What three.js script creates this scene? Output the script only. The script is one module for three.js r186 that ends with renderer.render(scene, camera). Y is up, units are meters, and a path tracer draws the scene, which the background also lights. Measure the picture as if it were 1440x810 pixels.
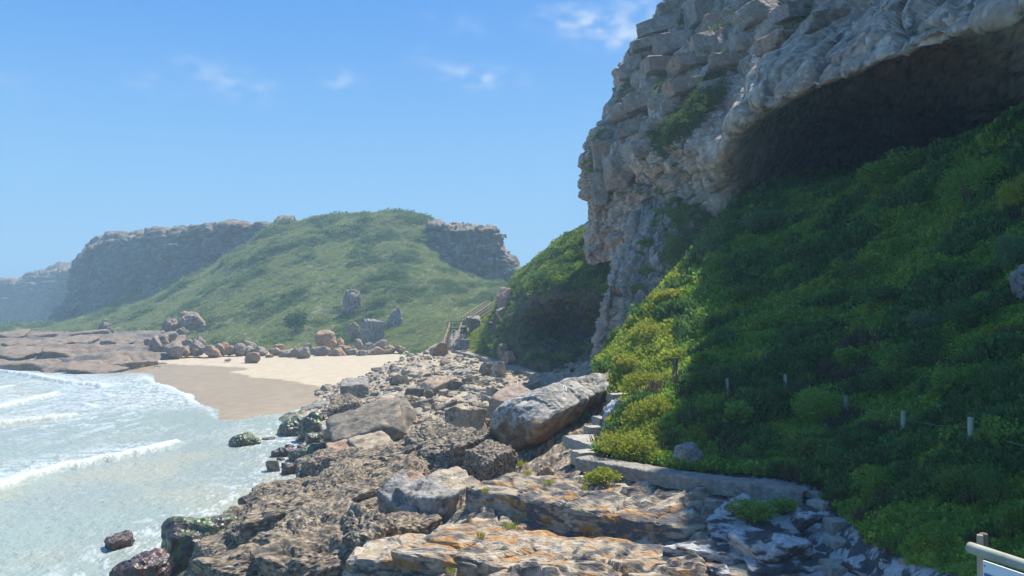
import * as THREE from 'three';
import { mergeGeometries, mergeVertices } from 'three/addons/utils/BufferGeometryUtils.js';
import { MarchingCubes } from 'three/addons/objects/MarchingCubes.js';
import { createNoise3D } from 'simplex-noise';

// ------------------------------------------------------------------ camera, sky, sun, exposure
const scene = new THREE.Scene();
const FOC = 1130, EYE = 12, PITCH = Math.atan(35 / FOC);
const camera = new THREE.PerspectiveCamera(39.44, 16 / 9, 0.5, 12000);
camera.position.set(0, EYE, 0);
camera.rotation.x = PITCH;
scene.add(camera);

const SUN_AZ = 38 * Math.PI / 180, SUN_EL = 58 * Math.PI / 180;
const SUN = new THREE.Vector3(Math.sin(SUN_AZ) * Math.cos(SUN_EL), Math.sin(SUN_EL), -Math.cos(SUN_AZ) * Math.cos(SUN_EL));
const sun = new THREE.DirectionalLight(new THREE.Color(1, 0.95, 0.86), 5);
sun.target.position.set(0, 0, -80); sun.position.copy(SUN).multiplyScalar(400).add(sun.target.position);
sun.castShadow = true; sun.shadow.mapSize.set(4096, 4096);
Object.assign(sun.shadow.camera, { left: -260, right: 260, top: 260, bottom: -260, near: 10, far: 1200 });
scene.add(sun, sun.target);

function mulberry(a) { return () => { a |= 0; a = a + 0x6D2B79F5 | 0; let t = Math.imul(a ^ a >>> 15, 1 | a); t = t + Math.imul(t ^ t >>> 7, 61 | t) ^ t; return ((t ^ t >>> 14) >>> 0) / 4294967296; }; }
const n3 = createNoise3D(mulberry(7)), n3b = createNoise3D(mulberry(91));
const fbm = (x, y, z, o = 4) => { let s = 0, a = 0.5; for (let i = 0; i < o; i++) { s += a * n3(x, y, z); x *= 2.03; y *= 2.03; z *= 2.03; a *= 0.5; } return s; };
const ridged = (x, y, z, o = 4) => { let s = 0, a = 0.5; for (let i = 0; i < o; i++) { s += a * (1 - 2 * Math.abs(n3(x, y, z))); x *= 2.07; y *= 2.07; z *= 2.07; a *= 0.5; } return s; };
const clamp = (x, a = 0, b = 1) => x < a ? a : x > b ? b : x;
const smooth = (a, b, x) => { const t = clamp((x - a) / (b - a)); return t * t * (3 - 2 * t); };
const mix = (a, b, t) => a + (b - a) * t;
const mixc = (a, b, t) => [mix(a[0], b[0], t), mix(a[1], b[1], t), mix(a[2], b[2], t)];

// sky: clear blue air, a few thin wisps of cloud
{
  const SKY = 0.60, w = 2048, h = 1024, data = new Float32Array(w * h * 4);
  const wisps = [[840, 28, 70, 20, .50], [885, 52, 60, 14, .40], [912, 6, 40, 16, .32], [678, 106, 58, 14, .40], [474, 108, 26, 14, .30], [335, 118, 50, 17, .24], [290, 96, 50, 14, .16], [200, 112, 45, 14, .12], [600, 78, 26, 12, .12], [650, 30, 50, 12, .10], [1060, -90, 90, 30, .35], [560, -140, 110, 26, .3], [120, -110, 100, 26, .25], [-200, 60, 110, 22, .3], [-420, 140, 120, 20, .3], [1700, 40, 120, 26, .3], [2100, -60, 120, 30, .3]];
  const blobs = wisps.map(([px, py, rx, ry, s]) => ({ az: Math.atan((px - 720) / FOC), el: Math.atan((440 - py) / FOC * Math.cos(Math.atan((px - 720) / FOC))), rx: rx / FOC, ry: ry / FOC, s }));
  const r = mulberry(5);
  for (let i = 0; i < 30; i++) blobs.push({ az: 1.2 + r() * 3.9, el: 0.1 + r() * 0.9, rx: 0.06 + r() * 0.08, ry: 0.015 + r() * 0.02, s: 0.2 + r() * 0.25 });
  for (let j = 0; j < h; j++) {
    const el = ((j + 0.5) / h - 0.5) * Math.PI, ce = Math.cos(el), se = Math.sin(el);
    for (let i = 0; i < w; i++) {
      const a = ((i + 0.5) / w - 0.5) * 2 * Math.PI, dx = ce * Math.cos(a), dz = ce * Math.sin(a), dy = se;
      const e = Math.max(0, el) * 180 / Math.PI;
      let c = mixc([0.26, 0.60, 0.92], [0.0, 0.215, 0.74], smooth(-2, 26, e));
      c = mixc(c, [0.015, 0.17, 0.60], smooth(18, 80, e));
      const ang = Math.acos(clamp(dx * SUN.x + dy * SUN.y + dz * SUN.z, -1, 1)) * 180 / Math.PI;
      const g = Math.exp(-ang / 22);
      c = [c[0] + 0.46 * g, c[1] + 0.50 * g, c[2] + 0.36 * g];
      if (el > 0) {
        let az = Math.atan2(dx, -dz), cl = 0;
        for (const b of blobs) {
          let da = az - b.az; if (da > Math.PI) da -= 2 * Math.PI; if (da < -Math.PI) da += 2 * Math.PI;
          const qx = da / b.rx, qy = (el - b.el + da * 0.12) / b.ry, q = qx * qx + qy * qy;
          if (q < 6) cl += b.s * Math.exp(-q) * smooth(-0.35, 0.55, fbm(da * 26 + 3, el * 60, b.az * 9, 5));
        }
        c = mixc(c, [0.92, 0.95, 0.98], clamp(cl * 1.15, 0, .8));
      }
      const k = (j * w + i) * 4; data[k] = c[0] * SKY; data[k + 1] = c[1] * SKY; data[k + 2] = c[2] * SKY; data[k + 3] = 1;
    }
  }
  const sky = new THREE.DataTexture(data, w, h, THREE.RGBAFormat, THREE.FloatType);
  sky.mapping = THREE.EquirectangularReflectionMapping; sky.magFilter = THREE.LinearFilter; sky.needsUpdate = true;
  scene.background = sky; scene.environment = sky;
}
scene.fog = new THREE.FogExp2(new THREE.Color(0.55, 0.82, 1.0), 0.00085);
const EXPOSURE = 1.9;

// ------------------------------------------------------------------ helpers
/** The world point whose distance in front of the viewpoint is d and which the surveyed bearing (px, py) meets. */
const W = (px, py, d) => {
  const x = (px - 720) / FOC, y = (405 - py) / FOC, c = Math.cos(PITCH), s = Math.sin(PITCH);
  const k = d / (c - y * s);
  return new THREE.Vector3(x * k, EYE + (y * c + s) * k, -d);
};
const xAt = (px, d) => (px - 720) / FOC * d * 0.9995;
const V3 = (x, y, z) => new THREE.Vector3(x, y, z);
const R = mulberry(20231);
const rr = (a, b) => a + (b - a) * R();

function tps(points) {               // thin plate spline y(x, z) through points [x, z, y]
  const n = points.length, N = n + 3, A = [];
  const U = r2 => r2 < 1e-9 ? 0 : 0.5 * r2 * Math.log(r2);
  for (let i = 0; i < n; i++) {
    const row = new Float64Array(N + 1);
    for (let j = 0; j < n; j++) { const dx = points[i][0] - points[j][0], dz = points[i][1] - points[j][1]; row[j] = U(dx * dx + dz * dz); }
    row[i] += 0.6; row[n] = 1; row[n + 1] = points[i][0]; row[n + 2] = points[i][1]; row[N] = points[i][2]; A.push(row);
  }
  for (let k = 0; k < 3; k++) { const row = new Float64Array(N + 1); for (let j = 0; j < n; j++) row[j] = k ? points[j][k - 1] : 1; A.push(row); }
  for (let c = 0; c < N; c++) {
    let p = c; for (let r = c + 1; r < N; r++) if (Math.abs(A[r][c]) > Math.abs(A[p][c])) p = r;
    [A[c], A[p]] = [A[p], A[c]];
    for (let r = c + 1; r < N; r++) { const f = A[r][c] / A[c][c]; if (f) for (let k = c; k <= N; k++) A[r][k] -= f * A[c][k]; }
  }
  const w = new Float64Array(N);
  for (let r = N - 1; r >= 0; r--) { let s = A[r][N]; for (let k = r + 1; k < N; k++) s -= A[r][k] * w[k]; w[r] = s / A[r][r]; }
  return (x, z) => {
    let s = w[n] + w[n + 1] * x + w[n + 2] * z;
    for (let i = 0; i < n; i++) { const dx = x - points[i][0], dz = z - points[i][1]; s += w[i] * U(dx * dx + dz * dz); }
    return s;
  };
}
const inPoly = (poly, x, z) => {
  let c = false;
  for (let i = 0, j = poly.length - 1; i < poly.length; j = i++) if ((poly[i][1] > z) !== (poly[j][1] > z) && x < (poly[j][0] - poly[i][0]) * (z - poly[i][1]) / (poly[j][1] - poly[i][1]) + poly[i][0]) c = !c;
  return c;
};
function nearLine(line, x, z) {      // [distance, signed side, share along the line]
  let best = 1e9, side = 0, at = 0, acc = 0, total = 0;
  for (let i = 1; i < line.length; i++) total += Math.hypot(line[i][0] - line[i - 1][0], line[i][1] - line[i - 1][1]);
  for (let i = 1; i < line.length; i++) {
    const [ax, az] = line[i - 1], bx = line[i][0] - ax, bz = line[i][1] - az, l2 = bx * bx + bz * bz, t = clamp(((x - ax) * bx + (z - az) * bz) / l2);
    const ex = x - ax - bx * t, ez = z - az - bz * t, q = Math.hypot(ex, ez);
    if (q < best) { best = q; side = Math.sign(bx * ez - bz * ex); at = (acc + t * Math.sqrt(l2)) / total; }
    acc += Math.sqrt(l2);
  }
  return [best, side, at];
}
const hash = (x, y, z, s = 0) => { let h = Math.imul(x | 0, 374761393) + Math.imul(y | 0, 668265263) + Math.imul(z | 0, 2147483647 ^ 0x5bd1e995) + Math.imul(s, 974634521) | 0; h = Math.imul(h ^ h >>> 13, 1274126177); h ^= h >>> 16; return (h >>> 0) / 4294967296; };
function worley(x, y, z) {           // [nearest, second nearest, a number of the cell]
  const ix = Math.floor(x), iy = Math.floor(y), iz = Math.floor(z); let f1 = 9, f2 = 9, id = 0;
  for (let a = -1; a < 2; a++) for (let b = -1; b < 2; b++) for (let c = -1; c < 2; c++) {
    const X = ix + a, Y = iy + b, Z = iz + c;
    const dx = X + 0.15 + 0.7 * hash(X, Y, Z, 1) - x, dy = Y + 0.15 + 0.7 * hash(X, Y, Z, 2) - y, dz = Z + 0.15 + 0.7 * hash(X, Y, Z, 3) - z;
    const q = Math.max(Math.abs(dx), Math.abs(dy), Math.abs(dz)) * 0.7 + 0.3 * Math.sqrt(dx * dx + dy * dy + dz * dz);
    if (q < f1) { f2 = f1; f1 = q; id = hash(X, Y, Z, 4); } else if (q < f2) f2 = q;
  }
  return [f1, f2, id];
}

const used = new Map();
const numbered = name => { const k = used.get(name) || 0; used.set(name, k + 1); return k ? `${name}_${String(k).padStart(3, '0')}` : name; };
function put(name, o, data, parent = scene) { o.name = parent === scene ? numbered(name) : name; Object.assign(o.userData, data || {}); parent.add(o); return o; }
const structure = (name, geo, mat, label) => put(name, new THREE.Mesh(geo, mat), { kind: 'structure', ...(label ? { label, category: name.replace(/_/g, ' ') } : {}) });
function thing(name, label, category, group, o = new THREE.Group()) { return put(name, o, { label, category, ...(group ? { group } : {}) }); }

// ------------------------------------------------------------------ textures
function noiseTile(size, seed, oct, base = 4, sx = 1) {      // a repeating grey noise, 0..1
  const out = new Float32Array(size * size); let amp = 1, tot = 0;
  for (let o = 0, f = base; o < oct; o++, f *= 2, amp *= 0.62) {
    const fx = Math.max(1, Math.round(f * sx)), g = new Float32Array(fx * f), r = mulberry(seed + o * 31);
    for (let k = 0; k < g.length; k++) g[k] = r();
    for (let j = 0; j < size; j++) {
      const y = j / size * f, y0 = Math.floor(y), ty = y - y0, wy = ty * ty * (3 - 2 * ty);
      for (let i = 0; i < size; i++) {
        const x = i / size * fx, x0 = Math.floor(x), tx = x - x0, wx = tx * tx * (3 - 2 * tx);
        const a = g[(y0 % f) * fx + x0 % fx], b = g[(y0 % f) * fx + (x0 + 1) % fx], c = g[((y0 + 1) % f) * fx + x0 % fx], d = g[((y0 + 1) % f) * fx + (x0 + 1) % fx];
        out[j * size + i] += amp * mix(mix(a, b, wx), mix(c, d, wx), wy);
      }
    }
    tot += amp;
  }
  for (let k = 0; k < out.length; k++) out[k] = clamp((out[k] / tot - 0.5) * 2.1 + 0.5);
  return out;
}
function texture(size, f, srgb) {
  const d = new Uint8Array(size * size * 4);
  for (let k = 0; k < size * size; k++) { const c = f(k % size, Math.floor(k / size), k); for (let q = 0; q < 3; q++) d[4 * k + q] = clamp(Array.isArray(c) ? c[q] : c) * 255; d[4 * k + 3] = 255; }
  const t = new THREE.DataTexture(d, size, size); t.wrapS = t.wrapT = THREE.RepeatWrapping; t.magFilter = t.minFilter = THREE.LinearFilter;
  if (srgb) t.colorSpace = THREE.SRGBColorSpace; t.needsUpdate = true; return t;
}
const nA = noiseTile(512, 11, 7), nB = noiseTile(512, 57, 6, 16), nC = noiseTile(512, 93, 6, 6, 0.2);
const grainMap = texture(512, (i, j, k) => 0.72 + 0.28 * clamp(nA[k] * 0.5 + nB[k] * 0.7), true);
const rockBump = texture(512, (i, j, k) => clamp(0.55 * nA[k] + 0.45 * nB[k]));
const woodMap = texture(512, (i, j, k) => [0.9, 0.88, 0.84].map(c => c * (0.7 + 0.3 * nC[k])), true);
const nR = noiseTile(512, 203, 6, 5, 2.2);
const rippleBump = texture(512, (i, j, k) => clamp(0.6 * nR[k] + 0.4 * nB[k]));

// ------------------------------------------------------------------ materials
const M = {
  rock: new THREE.MeshStandardMaterial({ vertexColors: true, roughness: 0.93, map: grainMap, bumpMap: rockBump, bumpScale: 0.05 }),
  wetRock: new THREE.MeshStandardMaterial({ vertexColors: true, roughness: 0.38, map: grainMap, bumpMap: rockBump, bumpScale: 0.05 }),
  cliff: new THREE.MeshStandardMaterial({ vertexColors: true, roughness: 0.95 }),
  earth: new THREE.MeshStandardMaterial({ vertexColors: true, roughness: 1 }),
  sand: new THREE.MeshStandardMaterial({ vertexColors: true, roughness: 0.95 }),
  wetSand: new THREE.MeshStandardMaterial({ vertexColors: true, roughness: 0.4 }),
  sea: new THREE.MeshPhysicalMaterial({ vertexColors: true, roughness: 0.3, ior: 1.33, bumpMap: rippleBump, bumpScale: 0.16 }),
  leaf: new THREE.MeshPhysicalMaterial({ vertexColors: true, roughness: 0.85, specularIntensity: 0.25, transmission: 0.42, thickness: 0, side: THREE.DoubleSide }),
  concrete: new THREE.MeshStandardMaterial({ color: new THREE.Color(0.42, 0.38, 0.31), roughness: 0.95, map: grainMap, bumpMap: rockBump, bumpScale: 0.012 }),
  timber: new THREE.MeshStandardMaterial({ color: new THREE.Color(0.50, 0.44, 0.34), roughness: 0.85, map: woodMap }),
  treated: new THREE.MeshStandardMaterial({ color: new THREE.Color(0.56, 0.59, 0.48), roughness: 0.8, map: woodMap }),
  wire: new THREE.MeshStandardMaterial({ color: new THREE.Color(0.34, 0.36, 0.34), roughness: 0.45, metalness: 0.7 }),
  twig: new THREE.MeshStandardMaterial({ color: new THREE.Color(0.13, 0.10, 0.075), roughness: 1 }),
};

// ------------------------------------------------------------------ surface builders
/** A grid of nu x nv points p(u, v) as an indexed mesh with uv in metres (tile = metres for one repeat of the grain). */
function gridGeo(nu, nv, p, color, tile = 3, flat = false) {
  const n = (nu + 1) * (nv + 1), pos = new Float32Array(n * 3), uv = new Float32Array(n * 2), col = new Float32Array(n * 3), q = V3();
  for (let j = 0; j <= nv; j++) for (let i = 0; i <= nu; i++) { const k = j * (nu + 1) + i; p(i / nu, j / nv, q); pos[3 * k] = q.x; pos[3 * k + 1] = q.y; pos[3 * k + 2] = q.z; }
  const midI = nu >> 1, midJ = nv >> 1, dist = (a, b) => Math.hypot(pos[3 * a] - pos[3 * b], pos[3 * a + 1] - pos[3 * b + 1], pos[3 * a + 2] - pos[3 * b + 2]);
  for (let j = 0; j <= nv; j++) for (let i = 0; i <= nu; i++) {
    const k = j * (nu + 1) + i;
    uv[2 * k] = i ? uv[2 * (k - 1)] + dist(midJ * (nu + 1) + i, midJ * (nu + 1) + i - 1) / tile : 0;
    uv[2 * k + 1] = j ? uv[2 * (k - nu - 1) + 1] + dist(j * (nu + 1) + midI, (j - 1) * (nu + 1) + midI) / tile : 0;
  }
  if (flat) for (let k = 0; k < n; k++) { uv[2 * k] = (pos[3 * k] + 0.8 * pos[3 * k + 1]) / tile; uv[2 * k + 1] = (pos[3 * k + 2] - 1.1 * pos[3 * k + 1]) / tile; }
  const idx = [];
  for (let j = 0; j < nv; j++) for (let i = 0; i < nu; i++) {
    const a = j * (nu + 1) + i, b = a + 1, c = a + nu + 1, d = c + 1;
    idx.push(a, b, d, a, d, c);
  }
  const g = new THREE.BufferGeometry();
  g.setAttribute('position', new THREE.BufferAttribute(pos, 3)); g.setAttribute('uv', new THREE.BufferAttribute(uv, 2)); g.setIndex(idx); g.computeVertexNormals();
  const nor = g.attributes.normal.array;
  for (let k = 0; k < n; k++) { const c = color(pos[3 * k], pos[3 * k + 1], pos[3 * k + 2], nor[3 * k], nor[3 * k + 1], nor[3 * k + 2]); col[3 * k] = c[0]; col[3 * k + 1] = c[1]; col[3 * k + 2] = c[2]; }
  g.setAttribute('color', new THREE.BufferAttribute(col, 3));
  return g;
}
/** Only the triangles of an indexed geometry that pass the test on their first corner, with unused points dropped. */
function subset(g, test) {
  const p = g.attributes.position, ix = g.index.array, map = new Int32Array(p.count).fill(-1), idx = [], keepV = [];
  for (let t = 0; t < ix.length; t += 3) if (test(p.getX(ix[t]), p.getY(ix[t]), p.getZ(ix[t]))) for (let q = 0; q < 3; q++) { const v = ix[t + q]; if (map[v] < 0) { map[v] = keepV.length; keepV.push(v); } idx.push(map[v]); }
  const o = new THREE.BufferGeometry();
  for (const [name, a] of Object.entries(g.attributes)) { const s = a.itemSize, arr = new Float32Array(keepV.length * s); keepV.forEach((v, k) => { for (let c = 0; c < s; c++) arr[k * s + c] = a.array[v * s + c]; }); o.setAttribute(name, new THREE.BufferAttribute(arr, s)); }
  o.setIndex(idx); return o;
}
const cr = (a, b, c, d, t) => 0.5 * (2 * b + (c - a) * t + (2 * a - 5 * b + 4 * c - d) * t * t + (3 * b - a - 3 * c + d) * t * t * t);
/** A smooth surface through rows of points; returns f(u, v, out). */
function loft(rows) {
  const nr = rows.length, nc = rows[0].length, tmp = [0, 0, 0, 0];
  return (u, v, out) => {
    const x = clamp(u) * (nc - 1), y = clamp(v) * (nr - 1), i = Math.min(nc - 2, Math.floor(x)), j = Math.min(nr - 2, Math.floor(y)), tx = x - i, ty = y - j;
    for (const ax of ['x', 'y', 'z']) {
      for (let r = 0; r < 4; r++) { const row = rows[clamp(j - 1 + r, 0, nr - 1)]; tmp[r] = cr(row[clamp(i - 1, 0, nc - 1)][ax], row[i][ax], row[i + 1][ax], row[clamp(i + 2, 0, nc - 1)][ax], tx); }
      out[ax] = cr(tmp[0], tmp[1], tmp[2], tmp[3], ty);
    }
    return out;
  };
}
/** f moved along its own normal by how(x, y, z, u, v) metres. */
function displaced(f, how, flip = 1) {
  const a = V3(), b = V3(), c = V3(), n = V3(), e = 0.004;
  return (u, v, out) => {
    f(u, v, out); f(Math.min(1, u + e), v, a); f(Math.max(0, u - e), v, b); a.sub(b); f(u, Math.min(1, v + e), b); f(u, Math.max(0, v - e), c); b.sub(c);
    n.crossVectors(a, b).normalize(); out.addScaledVector(n, flip * how(out.x, out.y, out.z, u, v, n)); return out;
  };
}
const rows = list => list.map(r => r.map(([px, py, d]) => W(px, py, d)));
const pts = list => list.map(([px, py, d]) => { const p = W(px, py, d); return [p.x, p.z, p.y]; });
const xz = list => list.map(([px, d]) => [xAt(px, d), -d]);

/** Layered, jointed rock: how far the face stands out, in metres, for blocks of the given size along tilted beds. */
function blocky(x, y, z, size, tilt = 0.32, depth = 0.35, long = 1.35) {
  const c = Math.cos(tilt), s = Math.sin(tilt), wob = 0.5 * n3(x / size / 3, y / size / 3, z / size / 3) * size * 0.5;
  const X = (x * c + y * s + wob) / (size * long), Y = (y * c - x * s + wob * 0.4) / (size * 0.72), Z = (z - wob) / (size * 1.2);
  const [f1, f2, id] = worley(X, Y, Z), e = f2 - f1;
  return depth * size * ((id - 0.5) * 0.9 - 0.5 * (1 - smooth(0.0, 0.16, e)));
}

// ------------------------------------------------------------------ near ground: rocky shore and green hillside
const lowerEdge = [[838, 640, 29.5], [870, 646, 28.5], [905, 652, 27.6], [960, 660, 26], [1050, 668, 24.7], [1130, 680, 23], [1200, 705, 21], [1250, 742, 18.2], [1290, 755, 17], [1370, 795, 14.5], [1440, 835, 12], [1560, 900, 9.5]];
const crest = [[842, 520, 45], [850, 518, 46], [880, 474, 51], [930, 416, 56], [958, 394, 58]];
const groundPts = [...pts([
  [720, 860, 15], [500, 830, 19.5], [900, 830, 16.5], [1050, 830, 16.4], [1190, 838, 16.8], [1300, 830, 13],
  [1190, 816, 17.8], [1150, 705, 22], [1000, 680, 24.5], [850, 658, 27.5], [900, 693, 25], [760, 672, 28], [830, 640, 31],
  [690, 690, 26.5], [800, 697, 25], [900, 706, 23.8], [985, 712, 22.5], [680, 716, 25.6], [760, 747, 23.8], [900, 784, 21.2], [1040, 804, 19],
  [1060, 735, 21], [1130, 768, 19.8], [1020, 772, 20], [640, 740, 24], [760, 790, 19.5], [900, 815, 17],
  [620, 765, 23.5], [640, 702, 29], [500, 800, 22.5], [560, 720, 29.5], [430, 790, 28], [330, 800, 33], [260, 800, 35.6], [200, 820, 36.2], [300, 762, 41], [340, 724, 47.2], [430, 674, 57], [470, 700, 45], [560, 660, 42], [480, 650, 58], [440, 641, 66], [400, 600, 85], [425, 575, 100], [470, 560, 105],
  [690, 655, 35], [740, 640, 36], [640, 620, 50], [560, 620, 60], [500, 600, 75], [600, 580, 75], [680, 570, 70], [720, 560, 75], [760, 550, 82], [650, 540, 95], [560, 550, 95], [500, 550, 105], [540, 516, 120], [580, 500, 128], [640, 503, 126], [700, 520, 112], [760, 542, 98], [820, 538, 92], [610, 496, 129], [640, 494, 135], [648, 486, 140.5],
  [500, 545, 125], [540, 538, 135], [600, 510, 150], [560, 512, 170], [400, 570, 125], [640, 484, 152], [615, 490, 141],
  [662, 473, 140], [672, 457, 150], [692, 443, 156], [702, 428, 168], [664, 490, 130],
  [860, 605, 32], [880, 580, 36], [895, 562, 40], [780, 605, 38], [838, 566, 42], [850, 535, 52], [840, 528, 62], [800, 540, 76],
  ...lowerEdge, ...crest,
  [1365, 640, 19], [1270, 617, 23.5], [1190, 585, 27.5], [1105, 552, 31.5], [1023, 550, 31.5],
  [930, 560, 34], [965, 480, 44], [1000, 430, 48], [1050, 480, 38], [1150, 480, 35], [1250, 480, 31], [1350, 480, 28], [1440, 480, 25], [1560, 560, 18],
  [1000, 350, 60], [1040, 300, 66], [1100, 320, 54], [1200, 340, 44], [1300, 330, 39.5], [1440, 330, 32], [1560, 340, 28],
  [1110, 288, 60], [1200, 268, 54], [1300, 238, 46], [1380, 210, 41], [1440, 188, 38], [1560, 150, 34],
]), ...[[850, 60, 6.6], [880, 66, 8.2], [930, 72, 11.2], [960, 76, 17], [1200, 64, 21.5], [1300, 58, 21], [1440, 50, 21.2], [330, 80, -2.2], [250, 50, -2.4], [150, 36, -2.6], [300, 100, -1.6], [420, 118, -0.6], [400, 150, -0.8], [480, 170, -0.5], [200, 24, -1], [330, 26, 1.2]].map(([px, d, y]) => [xAt(px, d), -d, y])];
const ground0 = tps(groundPts);
const hillPoly = [...lowerEdge.map(([px, , d]) => [xAt(px, d), -d]), [40, -9], [48, -75], [xAt(1040, 80), -80], [xAt(950, 76), -76], [xAt(905, 70), -70], [xAt(862, 60), -60], [xAt(846, 52), -52], [xAt(845, 44), -44], [xAt(868, 40), -40], [xAt(880, 35), -35]];
const bankPoly = xz([[650, 133], [668, 126], [700, 117], [730, 122], [720, 170], [668, 170], [664, 150]]);
const footLine = xz([[838, 29], [860, 28], [960, 26], [1050, 24.6], [1136, 22.4]]);
const strikeA = 55 * Math.PI / 180, SC = Math.cos(strikeA), SS = Math.sin(strikeA);
function shoreDetail(x, z) {
  const d = -z, px = 720 + x / d * FOC;
  const near = smooth(33, 26, d) * smooth(590, 690, px + (d - 24) * 6);         // bedded, weathered rock by the path
  const rub = smooth(58, 74, d);                                               // broken ground farther on
  let h = 0;
  const w1 = fbm(x / 7, 3.1, z / 7, 3), c = x * SC + z * SS, al = x * SS - z * SC;
  if (near < 1) {
    const P = 2.7, t = (c + 2.4 * w1) / P, k = Math.floor(t), f = t - k;
    const amp = (0.18 + 0.30 * hash(k, 5, 1)) * smooth(-0.75, 0.35, n3(al / 7 + k * 9.7, k * 3.3, 0.5));
    const saw = f < 0.8 ? f / 0.8 : 1 - smooth(0.75, 1, f);
    let m = amp * (saw - 0.45);
    const t2 = (c * 0.96 + al * 0.2 + 0.7 * fbm(x / 2.4, 7, z / 2.4, 2)) / 0.95, f2 = t2 - Math.floor(t2);
    m += 0.16 * ((f2 < 0.75 ? f2 / 0.75 : 1 - smooth(0.75, 1, f2)) - 0.4);
    const pit = smooth(0.3, 0.75, n3b(c / 1.4, 2, al / 3.4)); m -= 0.5 * pit;
    const gt = (c + 1.5 * w1 + 0.4 * n3(al / 3, 1, c / 3)) / 3.1, gk = Math.floor(gt), gf = Math.abs(gt - gk - 0.5); m -= 0.95 * smooth(0.16, 0.05, gf) * smooth(-0.35, 0.25, n3(al / 5 + gk * 7, gk, 2));
    m += 0.13 * fbm(x * 1.1, 1, z * 1.1, 2);
    const wl = worley(x * 1.5, 0.5, z * 1.5); m += 0.05 * (wl[1] - wl[0]);
    h += (1 - near) * (1 - rub) * (m - 0.38 * smooth(16, 20, d));
  }
  if (near > 0) {
    const wz = smooth(975, 1030, px);
    const N = 0.62 * fbm(x / 4.2 + 0.06 * z, 3, z / 1.7 - x * 0.09, 3) + 0.10 * n3(x * 0.9, 6, z * 1.6), T = 0.17, t = N / T, k = Math.floor(t), f = t - k;
    let m = T * (1 - 0.6 * wz) * (k + 0.25 * f + 0.75 * smooth(0.72, 0.98, f)) - 0.16 * wz;
    const wl = worley(x * 0.4 + 0.2 * N, 0.5, z * 0.75); m += 0.14 * (wl[2] - 0.5) - 0.13 * (1 - smooth(0, 0.07, wl[1] - wl[0]));
    m += 0.04 * fbm(x * 1.6, 3, z * 2.4, 2);
    h += near * m;
  }
  if (rub > 0) {
    const a = worley(x / 2.6, 0.5, z / 3.4), b = worley(x / 0.95, 2.5, z / 1.2);
    h += rub * (0.55 * (a[2] - 0.5) * smooth(0, 0.2, a[1] - a[0]) + 0.30 * (b[2] - 0.35) * smooth(0, 0.22, b[1] - b[0]) + 0.25 * fbm(x / 3, 1, z / 3, 4));
  }
  return h;
}
const fenceLine = xz([[1492, 15.5], [1365, 19], [1270, 23.5], [1190, 27.5], [1105, 31.5], [1023, 31.6]]);
function hillDetail(x, z) {
  const a = (z + 0.22 * x + 1.6 * fbm(x / 7, 2, z / 7, 2)) / 3.0;
  const calm = smooth(0.4, 2.6, nearLine(fenceLine, x, z)[0]);
  return calm * (0.42 * ridged(a * 0.55, x * 0.07, 3, 2) + 0.34 * fbm(x / 3.0, 4, z / 2.2, 3) - 0.12) - 0.12 * (1 - calm);
}
const edgeLine = lowerEdge.map(([px, , d]) => [xAt(px, d), -d]);
function edgeBlend(x, z) { return smooth(0, 1.6, nearLine(edgeLine, x, z)[0]); }
const isHill = (x, z) => inPoly(hillPoly, x, z);
function groundY(x, z) {
  const h0 = ground0(x, z);
  if (isHill(x, z)) return h0 + hillDetail(x, z) * edgeBlend(x, z);
  if (inPoly(bankPoly, x, z)) return h0 + 0.5 * fbm(x / 3, 1, z / 3, 3);
  return h0 + shoreDetail(x, z) * (0.15 + 0.85 * edgeBlend(x, z)) * (z < -8 ? 1 : 0);
}
function hitGround(px, py, d) { for (let e = 10; e < 62; e *= 1.003) { const q = W(px, py, e); if (q.y < groundY(q.x, q.z)) return Math.abs(e - d) < 9 ? q : W(px, py, d); } return W(px, py, d); }
const ROCK = { tan: [0.42, 0.33, 0.22], pale: [0.54, 0.46, 0.345], dark: [0.085, 0.082, 0.085], brown: [0.20, 0.15, 0.10], rust: [0.42, 0.20, 0.055], white: [0.52, 0.51, 0.49], red: [0.30, 0.17, 0.11], green: [0.07, 0.13, 0.03], grey: [0.25, 0.245, 0.235] };
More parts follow.
